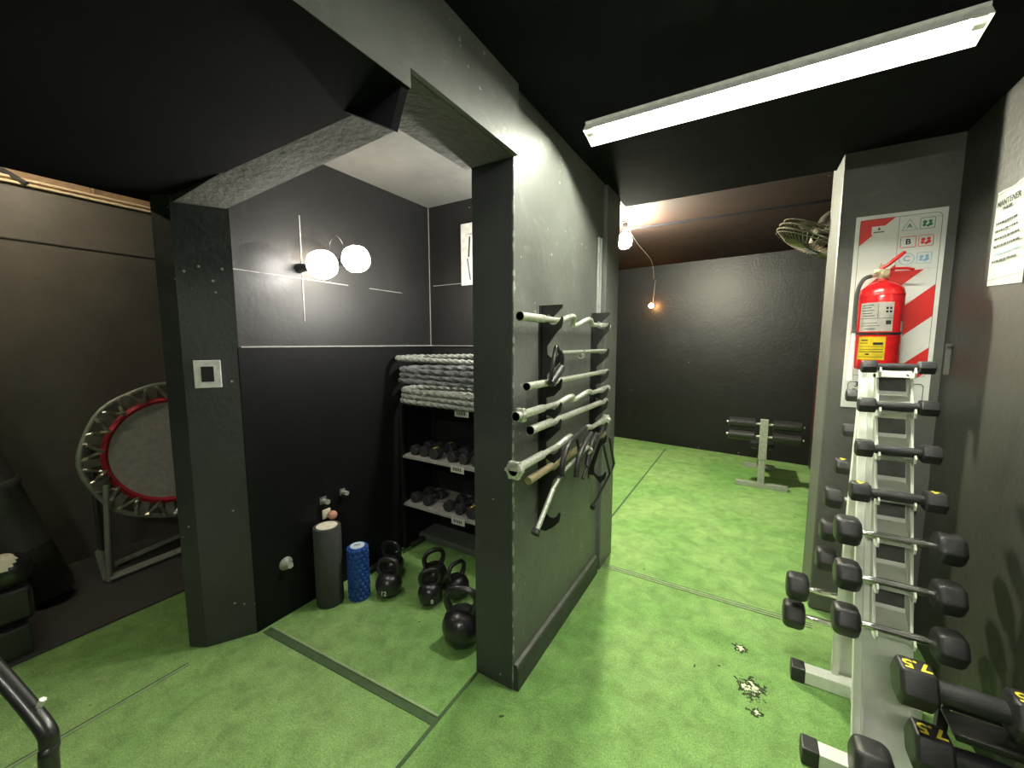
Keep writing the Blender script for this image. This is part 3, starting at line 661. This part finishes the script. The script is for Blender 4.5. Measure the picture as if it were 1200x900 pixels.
def bar_obj(name, label, cat, pathyz, r, m, sleeves=None, collars=None, x=XB, group='bars on the pillar wall'):
    y0 = pathyz[0][0]; z0 = pathyz[0][1]
    t = thing(name, label, cat, (x, y0, z0), group=group)
    b = BM(); P = [Vector((0, a-y0, c-z0)) if len(e) == 2 else Vector((e[2], a-y0, c-z0)) for e in pathyz for a, c in [(e[0], e[1])]]
    tube(b, smooth_path(P, 5) if len(P) > 2 else P, r, 12); link('shaft', b, m, t, smooth=50)
    for (ya, yb, za, zb, rr) in (sleeves or []):
        b = BM(); cyl(b, (0, ya-y0, za-z0), (0, yb-y0, zb-z0), rr, 16); cyl(b, (0, ya-y0, za-z0), (0, ya-y0+.008*(1 if yb > ya else -1), za-z0), rr*1.1, 16); link('sleeve', b, m, t, smooth=40)
    for (yc, zc, rr, star) in (collars or []):
        b = BM()
        if star:
            n = 12; lathe(b, [(rr*.75, -.012), (rr, -.008), (rr, .008), (rr*.75, .012)], (0, 0, 0), 20, 'y')
            for k in range(6): a = PI/3*k; box(b, rr*.9*math.cos(a)-.007, rr*.9*math.cos(a)+.007, -.012, .012, rr*.9*math.sin(a)-.007, rr*.9*math.sin(a)+.007, .002)
            b.transform(Matrix.Translation((0, yc-y0, zc-z0))); link('star_collar', b, m, t, smooth=40)
        else:
            for dy in (-.012, 0, .012): tube(b, [Vector((rr*math.cos(a*PI/8), yc-y0+dy+.004*a/16, zc-z0+rr*math.sin(a*PI/8))) for a in range(16)], .0022, 6, closed=True)
            tube(b, [(rr, yc-y0, zc-z0), (rr+.01, yc-y0-.01, zc-z0+.03)], .0022, 6); link('spring_collar', b, 'steel', t)
    return t
def ez(y0, y1, z, amp, dz=0):
    L = y1-y0; f = [(0, 0), (.28, 0), (.34, .1), (.40, 1), (.45, .9), (.50, -.5), (.55, -.5), (.62, .85), (.68, .8), (.74, 0), (.80, 0), (1, 0)]
    return [(y0+L*a, z+dz*a+amp*c, .02*(c if amp > 0 else -c)) for a, c in f]
bar_obj('curl_bar', 'topmost wavy steel curl bar on the pillar wall rack', 'curl bar', ez(1.32, 2.36, 1.600, .022), .0125, 'steel',
        sleeves=[(1.30, 1.50, 1.600, 1.600, .0165), (2.38, 2.22, 1.600, 1.600, .0165)])
bar_obj('pull_bar', 'short dark bar with centre ring, below the topmost curl bar', 'cable bar', [(1.66, 1.455), (2.34, 1.455)], .0105, 'greysteel', collars=[(1.93, 1.435, .014, False)])
bar_obj('straight_bar', 'straight pale steel bar above the second wavy curl bar', 'barbell', [(1.36, 1.330), (2.38, 1.330)], .0125, 'steel', sleeves=[(1.355, 1.60, 1.33, 1.33, .0155)])
bar_obj('curl_bar', 'second wavy curl bar, with spring collar at its near end', 'curl bar', ez(1.29, 2.39, 1.225, .020), .0125, 'steel',
        sleeves=[(1.27, 1.50, 1.225, 1.225, .0165), (2.40, 2.25, 1.225, 1.225, .0165)], collars=[(1.31, 1.225, .024, True)])
bar_obj('straight_bar', 'straight pale steel bar just below the second wavy curl bar', 'barbell', [(1.39, 1.150), (2.37, 1.150)], .015, 'steel', sleeves=[(1.385, 1.58, 1.15, 1.15, .018)])
bar_obj('curl_bar', 'lowest wavy curl bar, with large star collar at its near end', 'curl bar', ez(1.26, 2.40, 1.020, .026, .012), .013, 'steel',
        sleeves=[(1.25, 1.50, 1.020, 1.022, .0175), (2.41, 2.26, 1.032, 1.03, .0165)], collars=[(1.262, 1.020, .034, True), (2.38, 1.032, .026, True)])
bar_obj('hollow_bar', 'brownish hollow tube bar below the star collar bar', 'bar', [(1.37, .945), (2.34, .952)], .0165, 'brass')
# cable attachments hung on the hooks
def attach(name, label, loc, parts):
    t = thing(name, label, 'cable handle', loc, group=None)
    for (nm, pts, r, m) in parts:
        b = BM(); tube(b, pts, r, 10); link(nm, b, m, t, smooth=50)
    return t
attach('stirrup_handle', 'black stirrup handle hanging near the top curl bar', (-.71, 1.56, 1.36), [
    ('grip', [(0, -.055, -.03), (0, .055, .03)], .018, 'rubber'), ('frame', smooth_path([(0, -.055, -.03), (.005, -.05, .04), (0, -.015, .10), (0, 0, .125), (0, .02, .11), (.005, .055, .08), (0, .055, .03)], 4), .009, 'blackmetal')])
attach('close_grip_handle', 'black curved double-grip handle hanging below the star collar bar', (-.69, 1.76, .96), [
    ('grip', smooth_path([(0, -.17, -.05), (0, -.16, .02), (0, -.09, .08), (0, .02, .10), (0, .12, .115)], 6), .013, 'rubber'),
    ('grip', smooth_path([(.03, -.07, -.08), (.03, -.05, .0), (.03, .02, .05), (.03, .12, .09)], 6), .013, 'rubber'),
    ('link_plate', [(0, .0, .09), (.0, .06, -.03)], .008, 'blackmetal')])
attach('angled_handle', 'black angled rowing handle behind the curved double-grip one', (-.70, 2.02, .90), [
    ('grip', smooth_path([(0, -.08, -.04), (0, -.02, .06), (0, .06, .10)], 5), .014, 'rubber'), ('frame', [(0, -.14, -.09), (0, .0, .0), (0, .18, .12)], .008, 'blackmetal'), ('ring', [(0, -.06, .02), (.02, -.06, .04), (0, -.03, .05)], .006, 'steel')])
attach('press_down_bar', 'silver press-down handle with black end knobs at the lowest hook', (-.70, 1.50, .74), [
    ('grip', [(0, -.14, -.0), (0, .02, .13)], .0105, 'steel'), ('end_knob', [(0, -.145, -.004), (0, -.13, .008)], .019, 'rubber'), ('frame', [(0, .02, .13), (0, .14, .18), (0, .45, .22)], .009, 'greysteel')])
attach('triangle_handle', 'thin black triangular frame handle at the far lower corner of the pillar wall', (-.69, 2.12, .62), [
    ('frame', [(0, -.10, -.01), (0, .20, .09), (0, .06, .30)], .008, 'blackmetal'), ('side_bar', [(.0, .20, .09), (0, .28, .13), (0, .17, .32)], .008, 'blackmetal'), ('end_knob', [(0, -.11, -.013), (0, -.09, -.006)], .015, 'rubber')])

# ------------------------------------------------------------------ ALCOVE SHELVES
sh = thing('shelf_unit', 'grey metal shelves across the back of the alcove', 'shelf', (-1.57, 2.16, 0))
for (z, nm) in ((.70, 0), (.345, 0), (1.075, 0)):
    b = BM(); box(b, -.545, .56, -.175, .185, z-.018, z, .002)
    o = link('shelf_board', b, 'shelf' if z < 1 else 'black', sh)
    lx = -.03 if z < 1 else .01
    b = BM(); box(b, lx-.055, lx+.055, -.1785, -.1755, z-.046, z-.002); lt = link('shelf_tag', b, 'label', o)
    b = BM()
    for i in range(5): box(b, lx-.036+i*.015, lx-.028+i*.015, -.1792, -.1784, z-.034, z-.012)
    link('tag_print', b, 'ink', lt)
for x in (-.54, .545):
    for y in (-.165, .17):
        b = BM(); box(b, x-.012, x+.012, y-.012, y+.012, 0, 1.08, .002); link('shelf_post', b, 'black', sh)
b = BM(); box(b, -2.115, -1.01, 2.145, 2.33, 0, .05, .006); struct('trim_16', b, 'plinth')
def small_db(label, x, z, num=None, s=1.0, y=2.06):
    return dumbbell(label, (x, y+.06, z+.034*s*.87), .034*s, .05*s, .17*s, .011, False, num, rotz=PI/2, group='small dumbbells on the alcove shelves', headm='rubber2', bodyyellow=True)
up = [(-2.03, None), (-1.94, None), (-1.835, '2'), (-1.69, None), (-1.59, None), (-1.49, None)]
nm = ['leftmost small dumbbell', 'second small dumbbell from the left', 'small dumbbell with yellow 2', 'fourth small dumbbell from the left', 'fifth small dumbbell from the left', 'sixth small dumbbell from the left']
for (x, n_), l in zip(up, nm): small_db(l+' on the upper alcove shelf', x, .70, n_, 1.3 if n_ else 1.15)
lo_ = [(-2.04, None), (-1.92, None), (-1.73, None), (-1.63, None), (-1.52, '3')]
nm = ['leftmost small dumbbell', 'second small dumbbell from the left', 'third small dumbbell from the left', 'fourth small dumbbell from the left', 'small dumbbell with yellow 3']
for (x, n_), l in zip(lo_, nm): small_db(l+' on the lower alcove shelf', x, .345, n_, 1.3 if n_ else 1.15)
# battle ropes coiled on the top shelf
def rope(label, z0, turns, m, r=.018, x0=-2.08, x1=-1.12, y0=1.93, y1=2.16, rise=.037, tw=34, sag=.0):
    c = Vector(((x0+x1)/2, (y0+y1)/2, z0)); t = thing('battle_rope', label, 'rope', c, group='battle ropes on the top alcove shelf')
    P = []; rad = (y1-y0)/2; yc = (y0+y1)/2; N = 96; per = 2*(x1-x0-2*rad)+2*PI*rad
    for k in range(turns*N):
        u = (k % N)/N*per; z = z0+r+rise*k/N; jit = .008*math.sin(k*1.7/N*7)+.006*math.sin(k*.11); l = x1-x0-2*rad
        if u < l: x, y = x1-rad-u, y0+jit
        elif u < l+PI*rad: a = -PI/2-(u-l)/rad; x, y = x0+rad+rad*math.cos(a)+jit, yc+rad*math.sin(a)
        elif u < 2*l+PI*rad: x, y = x0+rad+(u-l-PI*rad), y1+jit
        else: a = PI/2-(u-2*l-PI*rad)/rad; x, y = x1-rad+rad*math.cos(a), yc+rad*math.sin(a)
        P.append(Vector((x, y, z))-c)
    P = smooth_path(P, 3)
    b = BM(); tube(b, P, r, 12, lobes=3, twist=tw, amp=.2); link('strands', b, m, t, smooth=60)
    b = BM(); tube(b, [P[-1], P[-1]+(P[-1]-P[-2]).normalized()*.05], r*1.1, 10); link('end_sleeve', b, 'black', t, smooth=50)
    return t
rope('lowest pale twisted battle rope coiled on the top alcove shelf', 1.076, 3, 'rope', r=.0165, rise=.036)
rope('middle smooth grey battle rope coiled between the pale ones', 1.076+.142, 3, 'ropedark', r=.0165, rise=.036, tw=20, x0=-2.09, y0=1.925)
rope('uppermost white twisted battle rope, lying above a dark gap in the pile', 1.076+.142+.144, 1, 'rope', r=.0155, rise=.05, x0=-2.11, y0=1.915, tw=40)
# poster on the alcove back wall
po = thing('wall_poster', 'white framed exercise poster on the alcove back wall, half hidden by the pillar', 'poster', (-1.66, 2.35, 2.13))
b = BM(); box(b, -.165, .165, -.012, -.001, -.215, .215, .002); link('poster_frame', b, 'white', po)
b = BM()
for (x0, z0, x1, z1, w) in ((-.11, .14, -.04, .13, .02), (-.09, .12, -.10, -.02, .012), (-.06, .13, -.045, -.02, .016), (-.11, -.03, -.085, -.18, .008), (-.045, -.03, -.06, -.17, .010)):
    prism(b, ((x0, z0), (x0+w, z0), (x1+w, z1), (x1, z1)), -.0135, -.0125, 'y')
link('figure_drawing', b, 'foam', po)

# ------------------------------------------------------------------ ALCOVE FLOOR: rollers, kettlebells, rod
fr = thing('foam_roller', 'tall grey foam roller standing against the black alcove wall', 'foam roller', (-2.025, 1.325, 0))
b = BM(); lathe(b, [(.071, 0), (.074, .004), (.074, .455), (.071, .46)], seg=40); link('roller_body', b, 'foam', fr, smooth=40)
b = BM(); lathe(b, [(.056, .4595), (.056, .462)], seg=36); link('core_cap', b, 'cap', fr)
br = thing('foam_roller', 'short blue knobbly massage roller standing on the turf', 'foam roller', (-1.915, 1.44, 0))
b = BM(); lathe(b, [(.050, 0), (.052, .003), (.052, .315), (.050, .318)], seg=36); link('core', b, 'blue', br, smooth=40)
b = BM()
for k in range(11):
    for i in range(12):
        a = 2*PI*(i+.5*(k % 2))/12; t = bmesh.new(); bmesh.ops.create_cube(t, size=1)
        bmesh.ops.bevel(t, geom=t.edges[:], offset=.2, segments=1, affect='EDGES')
        merge(b, t, 0, Matrix.Rotation(a, 4, 'Z') @ Matrix.Translation((.053, 0, .016+k*.0286)) @ Matrix.Diagonal((.017, .020, .022, 1)))
link('foam_blocks', b, 'blue', br, smooth=30)
b = BM(); lathe(b, [(.040, .317), (.040, .3205)], seg=32); cf = link('end_ring', b, 'coreface', br)
text_part('end_lettering', 'FIT', .028, 'ink', Matrix.Translation((0, 0, .3212)) @ Matrix.Rotation(math.radians(40), 4, 'Z'), cf, bold=.0006)
def kettlebell(label, loc, s, rot, num=None):
    t = thing('kettlebell', label, 'kettlebell', loc, rot, 'kettlebells on the alcove floor')
    b = BM(); lathe(b, [(r*s, z*s) for r, z in ((.055, 0), (.068, .006), (.088, .035), (.098, .075), (.096, .105), (.082, .138), (.060, .158), (.030, .168), (.012, .170))], seg=36); link('bell_body', b, 'iron', t, smooth=60)
    b = BM(); P = smooth_path([(-.052*s, 0, .150*s), (-.072*s, 0, .185*s), (-.076*s, 0, .225*s), (-.052*s, 0, .262*s), (0, 0, .272*s), (.052*s, 0, .262*s), (.076*s, 0, .225*s), (.072*s, 0, .185*s), (.052*s, 0, .150*s)], 5)
    n = len(P); tube(b, P, [.0165*s*(1+.35*abs(2*i/(n-1)-1)**3) for i in range(n)], 14); link('handle', b, 'iron', t, smooth=60)
    if num:
        bm = text_mesh(num, .045*s, .002, bold=.001)
        bm.transform(Matrix.Translation((0, -.099*s, .062*s)) @ Matrix.Rotation(math.radians(-6), 4, 'X') @ FRONT); link('weight_mark', bm, 'label', t)
    return t
kettlebell('largest black kettlebell, beside the pillar foot', (-1.175, 1.475, 0), 1.02, math.radians(20))
kettlebell('black kettlebell marked 12 in front, next to the blue roller', (-1.785, 1.55, 0), .80, math.radians(25), '12')
kettlebell('kettlebell tucked behind the marked one by the blue roller', (-1.925, 1.70, 0), .80, math.radians(15))
kettlebell('kettlebell marked 8, at the front of the middle group', (-1.52, 1.62, 0), .72, math.radians(50), '8')
kettlebell('kettlebell directly behind the one marked 8', (-1.615, 1.76, 0), .82, math.radians(65))
kettlebell('kettlebell to the right behind the one marked 8', (-1.425, 1.745, 0), .76, math.radians(80))
rd = thing('short_bar', 'short steel bar with black ends lying at the alcove wall foot', 'bar', (-2.06, 1.95, .02))
b = BM(); cyl(b, (0, -.14, 0), (0, .06, 0), .012, 14); link('shaft', b, 'chrome', rd, smooth=40)
for s0, s1 in ((-.34, -.14), (.06, .19)):
    b = BM(); cyl(b, (0, s0, 0), (0, s1, 0), .0185, 14); link('rubber_grip', b, 'rubber', rd, smooth=40)
# pipe stubs and flange
def stub(label, y, z, r=.022, ball=False):
    t = thing('pipe_stub', label, 'pipe fitting', (-2.12, y, z))
    b = BM(); box(b, 0, .006, -r, r, -r, r, .003); link('wall_plate', b, 'plinth' if not ball else 'label', t)
    b = BM(); cyl(b, (.004, 0, 0), (.045, 0, 0), r*.55, 14); cyl(b, (.03, 0, 0), (.05, 0, 0), r*.75, 6); link('fitting', b, 'steel', t, smooth=40)
    return t
def onwall(px_y, z): return px_y, z
stub('left pipe fitting with square plate low on the black alcove wall', 1.37, .575)
stub('right pipe fitting low on the black alcove wall', 1.50, .585, .020)
t = thing('wall_peg', 'round pinkish wooden knob on the wall above the grey roller', 'knob', (-2.12, 1.395, .487))
b = BM(); box(b, 0, .012, -.035, .015, -.025, .03, .003); link('wall_plate', b, 'cap', t)
b = BM(); cyl(b, (.01, 0, 0), (.035, 0, 0), .010, 12); sphere(b, (.05, 0, 0), .026); link('knob_ball', b, 'wood', t, smooth=60)
t = thing('pipe_flange', 'round grey flange low on the black alcove wall', 'pipe fitting', (-2.12, 1.135, .30))
b = BM(); lathe(b, [(.036, 0), (.036, .004), (.022, .012), (.018, .016)], seg=28, axis='x'); link('flange_disc', b, 'greysteel', t, smooth=30)
b = BM(); cyl(b, (.01, 0, 0), (.04, 0, 0), .013, 14); cyl(b, (.03, 0, 0), (.046, 0, 0), .017, 6); link('fitting', b, 'steel', t, smooth=40)

# ------------------------------------------------------------------ FAR ROOM
# roman bench with foam pads
bn = thing('roman_bench', 'grey steel bench with four black foam leg rolls in the far room', 'exercise bench', (.17, 4.77, 0))
b = BM(); box(b, -.225, .235, -.03, .03, 0, .05, .004); link('base_bar', b, 'greysteel', bn)
b = BM(); box(b, -.03, .03, -.025, .025, .05, .47, .004); link('post', b, 'greysteel', bn)
b = BM(); box(b, -.036, .036, -.03, .03, .30, .72, .004); link('adjuster_sleeve', b, 'greysteel', bn)
b = BM(); cyl(b, (0, 0, .40), (0, .55, .18), .028, 12); cyl(b, (0, .5, .2), (0, .75, .04), .026, 12); link('spine', b, 'blackmetal', bn, smooth=40)
b = BM(); box(b, -.16, .16, .72, .78, 0, .05, .004); link('rear_foot', b, 'greysteel', bn)
for z in (.67, .54):
    b = BM(); cyl(b, (-.34, 0, z), (.34, 0, z), .012, 10); link('axle', b, 'steel', bn, smooth=40)
    for s in (-1, 1):
        b = BM(); lathe(b, [(.040, s*.075), (.052, s*.082), (.052, s*.312), (.040, s*.322)], (0, 0, z), 24, 'x'); link('foam_roll', b, 'pad', bn, smooth=40)
b = BM(); box(b, -.11, .11, .18, .55, .36, .42, .02); link('bench_pad', b, 'pad', bn, smooth=40)
# wall fan behind the column
fn = thing('wall_fan', 'dark round wall fan seen edge-on behind the column', 'fan', (.345, 3.26, 2.16))
d = Vector((-.468, .021, -.863)).normalized(); mq = d.to_track_quat('Z', 'Y').to_matrix().to_4x4()
b = BM(); FR = .245
for rr, h in ((FR, 0), (FR, .03), (FR*.97, .05), (FR*.97, -.03)): tube(b, [(rr*math.cos(a*PI/24), rr*math.sin(a*PI/24), h) for a in range(48)], .005 if rr == FR else .003, 6, closed=True)
for k in range(48):
    a = k*PI/24; c_, s_ = math.cos(a), math.sin(a)
    tube(b, [(.04*c_, .04*s_, .075), (FR*.7*c_, FR*.7*s_, .07), (FR*c_, FR*s_, .03), (FR*c_, FR*s_, 0), (FR*.7*c_, FR*.7*s_, -.045), (.06*c_, .06*s_, -.05)], .0022, 4)
b.transform(mq); link('cage', b, 'fan', fn)
b = BM(); lathe(b, [(.045, .078), (.045, .082)], seg=20); b.transform(mq); link('cage_badge', b, 'foam', fn)
for k in range(3):
    b = BM(); t = bmesh.new(); a0 = k*2*PI/3; vs = []
    for i in range(6):
        rr = .04+.165*i/5
        for j, (da, h) in enumerate(((-.35, -.012), (0, .008), (.38, .028))): vs.append(t.verts.new((rr*math.cos(a0+da), rr*math.sin(a0+da), h)))
    for i in range(5):
        for j in range(2): t.faces.new((vs[i*3+j], vs[i*3+j+1], vs[i*3+j+4], vs[i*3+j+3]))
    bmesh.ops.solidify(t, geom=t.faces[:], thickness=.003); merge(b, t); b.transform(mq); link('blade', b, 'blackmetal', fn, smooth=60)
b = BM(); lathe(b, [(.04, .04), (.05, .0), (.06, -.05), (.065, -.12), (.05, -.16)], seg=24); b.transform(mq); link('motor_housing', b, 'fan', fn, smooth=50)
b = BM(); p = d*-.13; tube(b, [p, p+Vector((.06, .04, .12)), Vector((.22, .05, .22)), Vector((.345, .05, .2))], .018, 10); box(b, .33, .345, 0, .1, .1, .28, .003); link('wall_arm', b, 'blackmetal', fn, smooth=50)
# pale service box and dark ledge on the far right wall
b = BM(); box(b, .62, .69, 3.9, 5.3, 2.02, 2.06, .004); box(b, .60, .69, 4.1, 4.3, 1.97, 2.02, .004); tag(link('wall_ledge', b, 'post'), 'dark ledge high on the brown wall behind the column', 'ledge')
b = BM(); box(b, .585, .6, 3.98, 4.08, 1.93, 1.975, .004); box(b, .6, .62, 3.99, 4.07, 1.94, 2.02, .003); tag(link('cable_box', b, 'cap'), 'small cream box hanging under the dark ledge', 'box')
b = BM(); box(b, .66, .688, 5.5, 5.53, .5, 1.35, .004); tag(link('hanging_band', b, 'redcloth'), 'dark red strip hanging in the far corner beside the bench', 'band')
ot = thing('wall_outlet', 'small white outlet low on the brown wall beside the column', 'outlet', (.69, 4.5, .80))
b = BM(); box(b, -.008, 0, -.06, .06, -.06, .06, .002); link('plate', b, 'white', ot)
b = BM(); box(b, -.010, -.007, -.022, .022, -.036, .036, .001); link('socket', b, 'black', ot)

# ------------------------------------------------------------------ LEFT ROOM: trampoline, bag, etc.
tr = thing('mini_trampoline', 'round mini trampoline with red ring and springs stored upright against the wall', 'trampoline', (-3.50, 1.14, .0))
TZ, TR = .75, .46
tilt = Matrix.Translation((0, 0, TZ)) @ Matrix.Rotation(math.radians(-9), 4, 'Y') @ Matrix.Rotation(PI/2, 4, 'Y')
def tp(name, b, m, par=tr, smooth=50): b.transform(tilt); return link(name, b, m, par, smooth=smooth)
b = BM(); n = 8; P = []
for k in range(48):
    a = 2*PI*k/48; P.append((TR*(1+.012*math.cos(8*a))*math.cos(a), TR*(1+.012*math.cos(8*a))*math.sin(a), 0))
tube(b, P, .015, 10, closed=True); tp('hoop', b, 'greysteel')
b = BM(); lathe(b, [(.005, -.002), (.345, -.002), (.345, .002), (.005, .002)], seg=48); tp('jumping_mat', b, 'trampgrey')
b = BM(); tube(b, [(.352*math.cos(a*PI/32), .352*math.sin(a*PI/32), 0) for a in range(64)], .020, 4, closed=True); tp('red_ring', b, 'trampred')
b = BM()
for k in range(18):
    for s in (-1, 1):
        a0 = 2*PI*(k)/18; a1 = a0+s*.115; pts = []
        for i in range(33):
            u = i/32; r_ = .365+(TR-.37)*u; a = a0+(a1-a0)*u
            pts.append((r_*math.cos(a), r_*math.sin(a)+.005*math.cos(i*2.2), .005*math.sin(i*2.2)+.026))
        tube(b, pts, .0085, 5)
sp = tp('springs', b, 'spring')
for k in range(18):
    a = 2*PI*(k+.5)/18; c_, s_ = math.cos(a), math.sin(a); pts = [(.36*c_, .36*s_, -.004), (.41*c_, .41*s_, .014), ((TR-.01)*c_, (TR-.01)*s_, .018)]
    t = bmesh.new(); px_, py_ = -s_, c_; L_ = []
    for (x, y, z), w in zip(pts, (.022, .026, .032)): L_.append((t.verts.new((x+px_*w, y+py_*w, z)), t.verts.new((x-px_*w, y-py_*w, z))))
    for i in range(2): t.faces.new((L_[i][0], L_[i][1], L_[i+1][1], L_[i+1][0]))
    bmesh.ops.solidify(t, geom=t.faces[:], thickness=.002); b = BM(); merge(b, t); tp('webbing_tab', b, 'trampgrey')
# dark stand that carries the trampoline
sd = thing('floor_stand', 'dark steel V-shaped floor stand under the mini trampoline', 'stand', (-3.4, .8, .012))
def Q(x, y, z): return (x+3.4, y-.8, z-.012)
b = BM(); tube(b, [Q(-3.88, .80, .035), Q(-3.36, .72, .035)], .026, 4); tube(b, [Q(-3.36, .72, .035), Q(-3.42, 1.42, .035)], .026, 4); tube(b, [Q(-3.55, .80, .035), Q(-3.70, 1.35, .035)], .022, 4); link('base_frame', b, 'greysteel', sd)
b = BM(); tube(b, [Q(-3.36, .72, .03), Q(-3.40, .76, .62)], .016, 10); link('upright', b, 'greysteel', sd, smooth=40)
b = BM(); tube(b, [Q(-3.84, .80, .03), Q(-3.86, .80, .86)], .014, 10); link('upright', b, 'post', sd, smooth=40)
b = BM(); tube(b, [Q(-3.40, .76, .62), Q(-3.50, .80, .66)], .012, 8); tube(b, [Q(-3.42, 1.2, .04), Q(-3.55, 1.2, .33)], .02, 8); link('cradle_arm', b, 'post', sd, smooth=40)
# leaning padded bag
bg = thing('punching_bag', 'long dark padded bag leaning in the dark left corner before the trampoline', 'punching bag', (-3.42, .50, .012))
ax = Vector((-.05, -.31, 1.3)); L_ = ax.length; rq = ax.normalized().to_track_quat('Z', 'Y').to_matrix().to_4x4()
b = BM(); lathe(b, [(.07, .03), (.10, .045), (.108, .08), (.104, .35), (.108, .36), (.104, .37), (.104, .72), (.108, .73), (.104, .74), (.104, L_-.06), (.07, L_)], seg=28); b.transform(rq); link('bag_body', b, 'dirty', bg, smooth=50)
b = BM(); t = bmesh.new(); lathe(t, [(.111, .72), (.113, .725), (.113, .755), (.111, .76)], seg=28); merge(b, t); b.transform(rq); link('seam_band', b, 'foam', bg, smooth=50)
# chrome-faced round weight and low black box at the frame edge
kb = thing('medicine_ball', 'glossy dark ball with a cream patch at the far left', 'ball', (-3.0, .30, .33))
b = BM(); sphere(b, (0, 0, .085), .085, seg=28); link('ball_shell', b, 'iron', kb, smooth=60)
b = BM(); t = bmesh.new(); bmesh.ops.create_uvsphere(t, u_segments=28, v_segments=20, radius=.0865)
bmesh.ops.delete(t, geom=[v for v in t.verts if v.co.dot(Vector((.55, -.15, .75))) < .064], context='VERTS'); merge(b, t, 0, Matrix.Translation((0, 0, .085))); link('cream_patch', b, 'cap', kb, smooth=60)  # cream cap on the upper side of the ball
b = BM(); box(b, -3.35, -2.90, -.25, .345, .012, .160, .01); box(b, -3.30, -2.95, -.2, .37, .160, .33, .02); tag(link('step_box', b, 'iron'), 'low black box on the rubber mat at the left edge', 'step')
# glossy black machine tube in the near left corner
mt = thing('machine_arm', 'glossy black bent metal tube in the near bottom left corner', 'exercise machine', (-1.16, .135, 0))
b = BM(); P = smooth_path([(-.42, -.16, 1.14), (-.16, -.045, .86), (-.02, .0, .745), (.0, .005, .70), (.005, .0, .62), (.0, 0, .01)], 6); tube(b, P, .015, 14); link('bent_tube', b, 'blackmetal', mt, smooth=60)
b = BM(); cyl(b, (-.035, .0, .765), (-.028, .008, .785), .006, 6); link('bolt', b, 'steel', mt)
b = BM(); box(b, -.18, .16, -.035, .035, 0, .03, .004); link('base_plate', b, 'blackmetal', mt)
